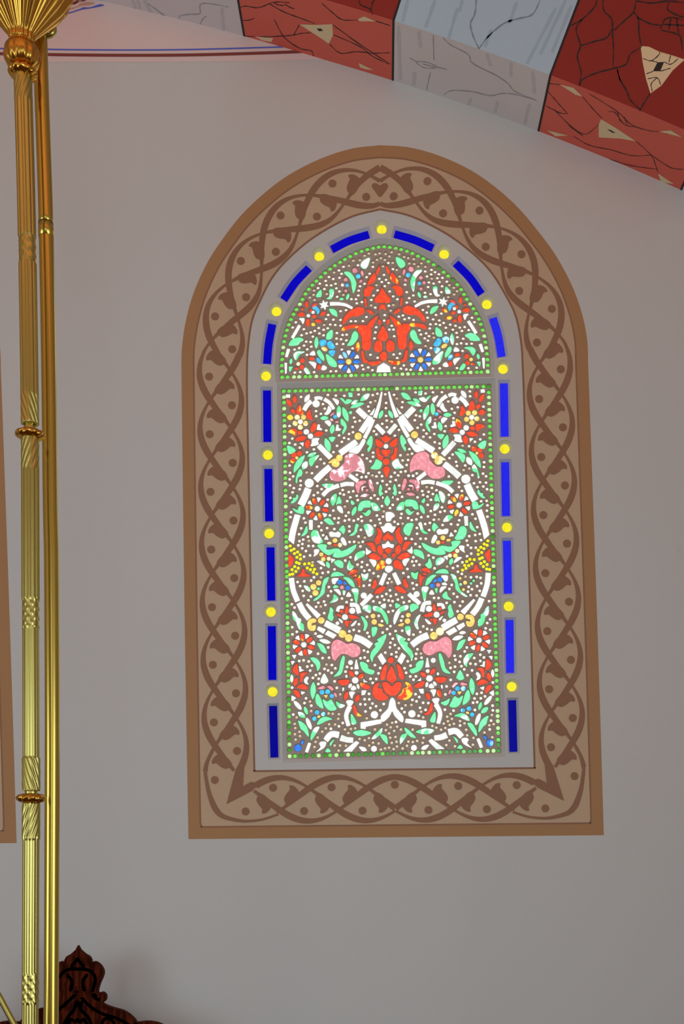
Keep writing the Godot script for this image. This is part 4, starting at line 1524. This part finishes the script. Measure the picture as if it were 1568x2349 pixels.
	disc("Y", 1015, 1200, 20)
	disc("Y", 1080, 1258, 28)
	disc("Y", 1060, 1350, 22)
	disc("G", 1020, 1283, 20)
	disc("G", 1195, 1233, 19)
	disc("G", 1160, 1270, 18)
	view(630, 1120, 270)
	both = true
	blob("G", [720, 1180, 705, 1240, 670, 1310, 665, 1390, 610, 1450, 540, 1500, 510, 1490, 590, 1420, 620, 1340, 650, 1220])
	blob("G", [745, 1180, 770, 1125, 850, 1115, 930, 1160, 880, 1170, 800, 1175])
	blob("G", [905, 1185, 980, 1190, 1040, 1240, 1065, 1320, 1010, 1300, 960, 1240])
	blob("G", [1020, 1345, 1110, 1340, 1110, 1440, 1090, 1530, 1065, 1500, 1050, 1420])
	blob("W", [760, 1205, 830, 1195, 850, 1210, 820, 1250, 800, 1280, 765, 1270])
	disc("B", 865, 1253, 34)
	oval("B", 908, 1248, 958, 1282, 36)
	disc("B", 970, 1328, 32)
	disc("P", 893, 1322, 28)
	blob("G", [770, 1330, 800, 1290, 850, 1310, 820, 1330])
	blob("W", [780, 1350, 850, 1345, 880, 1400, 870, 1430, 830, 1395])
	blob("G", [900, 1362, 944, 1372, 918, 1438])
	blob("W", [982, 1380, 1020, 1440, 948, 1445])
	blob("G", [785, 1410, 845, 1460, 820, 1510, 720, 1530, 770, 1480])
	view(640, 1370, 270)
	stem("W", [262, 76, 322, 190, 402, 288], 78, 80)
	stem("W", [362, 88, 440, 170, 532, 262], 34, 74)
	blob("G", [175, 185, 220, 215, 250, 270, 290, 290, 295, 340, 325, 360, 330, 450, 270, 430, 240, 380, 225, 330, 185, 290])
	put("Y", catmull(v2([375, 340, 410, 288, 490, 288, 490, 335, 435, 350, 442, 378, 488, 368, 478, 440, 420, 450, 380, 410]), 2, true), "piece")
	disc("Y", 560, 310, 46)
	stem("W", [610, 345, 720, 400, 808, 448], 88, 92)
	poly("W", [520, 384, 625, 430, 588, 492, 500, 432])
	poly("W", [648, 440, 770, 502, 720, 555, 604, 495])
	disc("Y", 842, 490, 54)
	disc("Y", 926, 542, 52)
	stem("W", [998, 532, 1110, 575, 1225, 652], 92, 88)
	blob("P", [780, 562, 850, 592, 900, 622, 980, 612, 1060, 650, 1085, 730, 1040, 790, 970, 800, 900, 765, 830, 760, 780, 800, 745, 850, 705, 810, 690, 720, 695, 630, 730, 580])
	leaf("W", 492, 520, 592, 525, 48)
	leaf("W", 528, 568, 690, 608, 62)
	blob("G", [505, 610, 590, 640, 635, 750, 570, 730, 530, 670])
	star_flower("R", "W", "W", 328, 635, 52, 150, 58, 0.33, 37)
	poly("W", [165, 770, 235, 765, 205, 830])
	poly("W", [155, 850, 215, 850, 170, 910])
	blob("R", [240, 885, 250, 960, 265, 1040, 210, 1020, 180, 980, 190, 930])
	blob("R", [380, 1010, 330, 1050, 310, 1125, 285, 1130, 280, 1030, 320, 1000])
	leaf("R", 235, 1065, 205, 1190, 62)
	blob("R", [230, 1200, 300, 1155, 370, 1185, 375, 1228, 290, 1222])
	blob("R", [185, 1240, 245, 1245, 280, 1300, 270, 1345, 220, 1310])
	poly("W", [260, 915, 290, 920, 300, 960, 345, 970, 270, 1000])
	blob("W", [370, 1055, 395, 1080, 375, 1120, 395, 1165, 345, 1150, 330, 1100])
	leaf("W", 168, 1025, 168, 1145, 46)
	disc("W", 172, 1205, 20)
	poly("W", [285, 1250, 355, 1265, 300, 1305])
	poly("W", [165, 1305, 230, 1340, 180, 1390, 160, 1370])
	oval("W", 196, 1382, 298, 1498, 58)
	blob("G", [410, 810, 490, 810, 545, 870, 545, 940, 505, 985, 490, 910])
	blob("G", [845, 782, 875, 800, 860, 920, 820, 1030, 720, 1060, 790, 980, 810, 880])
	blob("G", [600, 1015, 630, 1060, 655, 1120, 600, 1155, 550, 1130, 570, 1060])
	disc("W", 950, 870, 34)
	poly("W", [1015, 830, 1037, 830, 1060, 960, 1000, 960])
	blob("G", [1075, 865, 1140, 870, 1185, 910, 1190, 950, 1270, 980, 1240, 1030, 1160, 1010, 1100, 960])
	disc("W", 1012, 1107, 44)
	disc("W", 1030, 1008, 26)
	leaf("R", 930, 978, 998, 1062, 60)
	leaf("R", 1128, 1022, 1050, 1085, 60)
	blob("R", [785, 1110, 935, 1100, 900, 1170, 820, 1170])
	blob("R", [1085, 1135, 1215, 1190, 1180, 1230, 1095, 1200])
	oval("W", 962, 1152, 925, 1210, 44)
	blob("W", [990, 1172, 1030, 1220, 985, 1245, 950, 1222])
	oval("W", 1040, 1152, 1060, 1225, 40)
	blob("W", [930, 1262, 1010, 1262, 985, 1310, 975, 1350, 955, 1340])
	blob("W", [890, 1385, 940, 1370, 990, 1390, 960, 1448, 920, 1448])
	leaf("R", 910, 1252, 870, 1378, 58)
	leaf("R", 1062, 1292, 1020, 1402, 60)
	leaf("W", 897, 1028, 893, 1078, 34)
	poly("W", [838, 1205, 868, 1200, 862, 1245, 840, 1260])
	poly("W", [1120, 1072, 1142, 1108, 1190, 1130, 1122, 1138])
	poly("W", [1095, 1240, 1165, 1240, 1140, 1300, 1095, 1310])
	blob("R", [985, 1430, 1020, 1460, 1050, 1540, 1110, 1580, 1050, 1590, 990, 1530])
	blob("P", [510, 1210, 590, 1178, 605, 1218, 540, 1228])
	blob("P", [635, 1190, 680, 1178, 722, 1220, 705, 1248, 660, 1215])
	leaf("P", 730, 1262, 768, 1342, 34)
	disc("C", 568, 1266, 34)
	disc("C", 645, 1261, 34)
	disc("C", 700, 1316, 31)
	poly("Y", [588, 1302, 652, 1302, 625, 1352])
	leaf("G", 456, 1120, 446, 1366, 76)
	blob("G", [510, 1285, 555, 1350, 590, 1480, 530, 1460, 485, 1400, 485, 1320])
	blob("G", [580, 1355, 640, 1390, 690, 1360, 740, 1440, 765, 1490, 700, 1515, 640, 1490, 592, 1420])
	blob("G", [755, 1385, 810, 1415, 880, 1440, 820, 1480, 772, 1450])
	cdisc("R", 1487, 840, 42)
	blob("R", [1440, 900, 1428, 980, 1405, 1095, 1345, 1090, 1360, 1000, 1400, 910])
	cblob("R", [1495, 912, 1538, 1000, 1562, 1090, 1500, 1142, 1432, 1090, 1452, 990])
	blob("R", [1345, 1135, 1312, 1205, 1368, 1220, 1388, 1275, 1460, 1342, 1350, 1380, 1260, 1330, 1240, 1240, 1270, 1165])
	cblob("R", [1372, 1142, 1440, 1132, 1500, 1185, 1560, 1132, 1628, 1142, 1618, 1220, 1562, 1298, 1500, 1315, 1425, 1282, 1388, 1215])
	poly("W", [1308, 792, 1360, 740, 1428, 850, 1375, 906])
	blob("G", [1430, 490, 1400, 600, 1340, 700, 1260, 800, 1240, 870, 1210, 800, 1230, 720, 1280, 660, 1270, 620, 1320, 590, 1300, 565, 1370, 520])
	blob("G", [1235, 400, 1305, 405, 1290, 490, 1245, 530, 1230, 460])
	blob("G", [1105, 150, 1150, 105, 1220, 115, 1215, 210, 1160, 190])
	blob("G", [1245, 120, 1340, 130, 1420, 210, 1455, 310, 1440, 370, 1400, 300, 1350, 210, 1260, 180])
	blob("G", [1345, 116, 1415, 80, 1412, 155])
	disc("Y", 1250, 250, 33)
	disc("Y", 1265, 330, 38)
	blob("Y", [1318, 348, 1398, 372, 1370, 395, 1325, 388])
	blob("G", [1085, 250, 1140, 280, 1180, 360, 1150, 440, 1120, 440, 1130, 360])
	blob("G", [680, 130, 720, 170, 715, 230, 725, 270, 700, 320, 645, 280, 665, 200])
	disc("W", 875, 265, 41)
	blob("R", [900, 105, 925, 170, 910, 218, 872, 208])
	disc("R", 830, 190, 25)
	blob("R", [750, 215, 828, 240, 810, 266])
	blob("R", [935, 228, 1060, 270, 990, 290, 932, 278])
	blob("R", [868, 322, 928, 322, 905, 408])
	disc("R", 950, 328, 18)
	stem("W", [775, 192, 795, 138, 862, 132], 46, 46)
	disc("W", 972, 180, 42)
	stem("W", [940, 100, 1030, 112, 1068, 215], 56, 62)
	blob("W", [785, 280, 850, 318, 830, 350])
	disc("W", 775, 347, 26)
	blob("W", [950, 378, 1020, 310, 1030, 332, 990, 386])
	view(640, 1570, 520)
	blob("G", [130, 250, 165, 265, 195, 300, 205, 365, 170, 325, 150, 310, 140, 285])
	blob("G", [280, 295, 250, 350, 220, 390, 218, 350, 245, 300])
	leaf("G", 128, 190, 182, 232, 34)
	leaf("G", 174, 150, 196, 212, 26)
	oval("W", 188, 230, 222, 312, 30)
	stem("W", [212, 404, 188, 470], 22, 24)
	blob("G", [260, 277, 280, 240, 320, 222, 370, 240, 335, 250, 310, 262, 285, 275])
	disc("C", 262, 194, 17)
	disc("C", 305, 205, 16)
	disc("C", 243, 237, 16)
	oval("Y", 262, 228, 286, 218, 18)
	disc("B", 130, 440, 25)
	oval("B", 152, 414, 170, 388, 20)
	stem("W", [320, 388, 360, 345, 414, 350], 40, 46)
	stem("W", [424, 368, 465, 382, 512, 386], 44, 36)
	blob("W", [290, 395, 325, 400, 310, 440, 250, 470, 285, 435, 275, 410])
	poly("W", [530, 390, 556, 402, 502, 465, 440, 465])
	blob("G", [386, 375, 370, 402, 355, 430, 350, 405])
	blob("G", [335, 440, 358, 465, 318, 468])
	blob("W", [550, 430, 590, 435, 606, 458, 575, 462])
	disc("W", 655, 446, 21)
	poly("W", [562, 262, 702, 240, 710, 270, 600, 294, 596, 310, 562, 306])
	disc("W", 658, 210, 26)
	stem("W", [490, 150, 463, 215, 480, 288], 34, 28)
	blob("G", [495, 205, 520, 230, 536, 270, 500, 275])
	blob("G", [510, 330, 570, 315, 640, 335, 590, 355, 540, 355])
	blob("G", [710, 300, 705, 340, 665, 375, 638, 372])
	blob("G", [695, 350, 735, 350, 750, 385, 745, 415])
	cblob("W", [781, 90, 802, 115, 812, 165, 858, 222, 850, 264, 800, 222, 781, 188, 762, 222, 714, 262, 703, 218, 750, 168, 762, 115])

func star_gold(x: float, y: float) -> void:    # a ring of five gold beads round a white one
	disc("W", x, y, 35)
	for k in 5:
		var d := Vector2.from_angle(-PI / 2 + TAU * (k + 0.5) / 5) * 72
		disc("Y", x + d.x, y + d.y, 36)
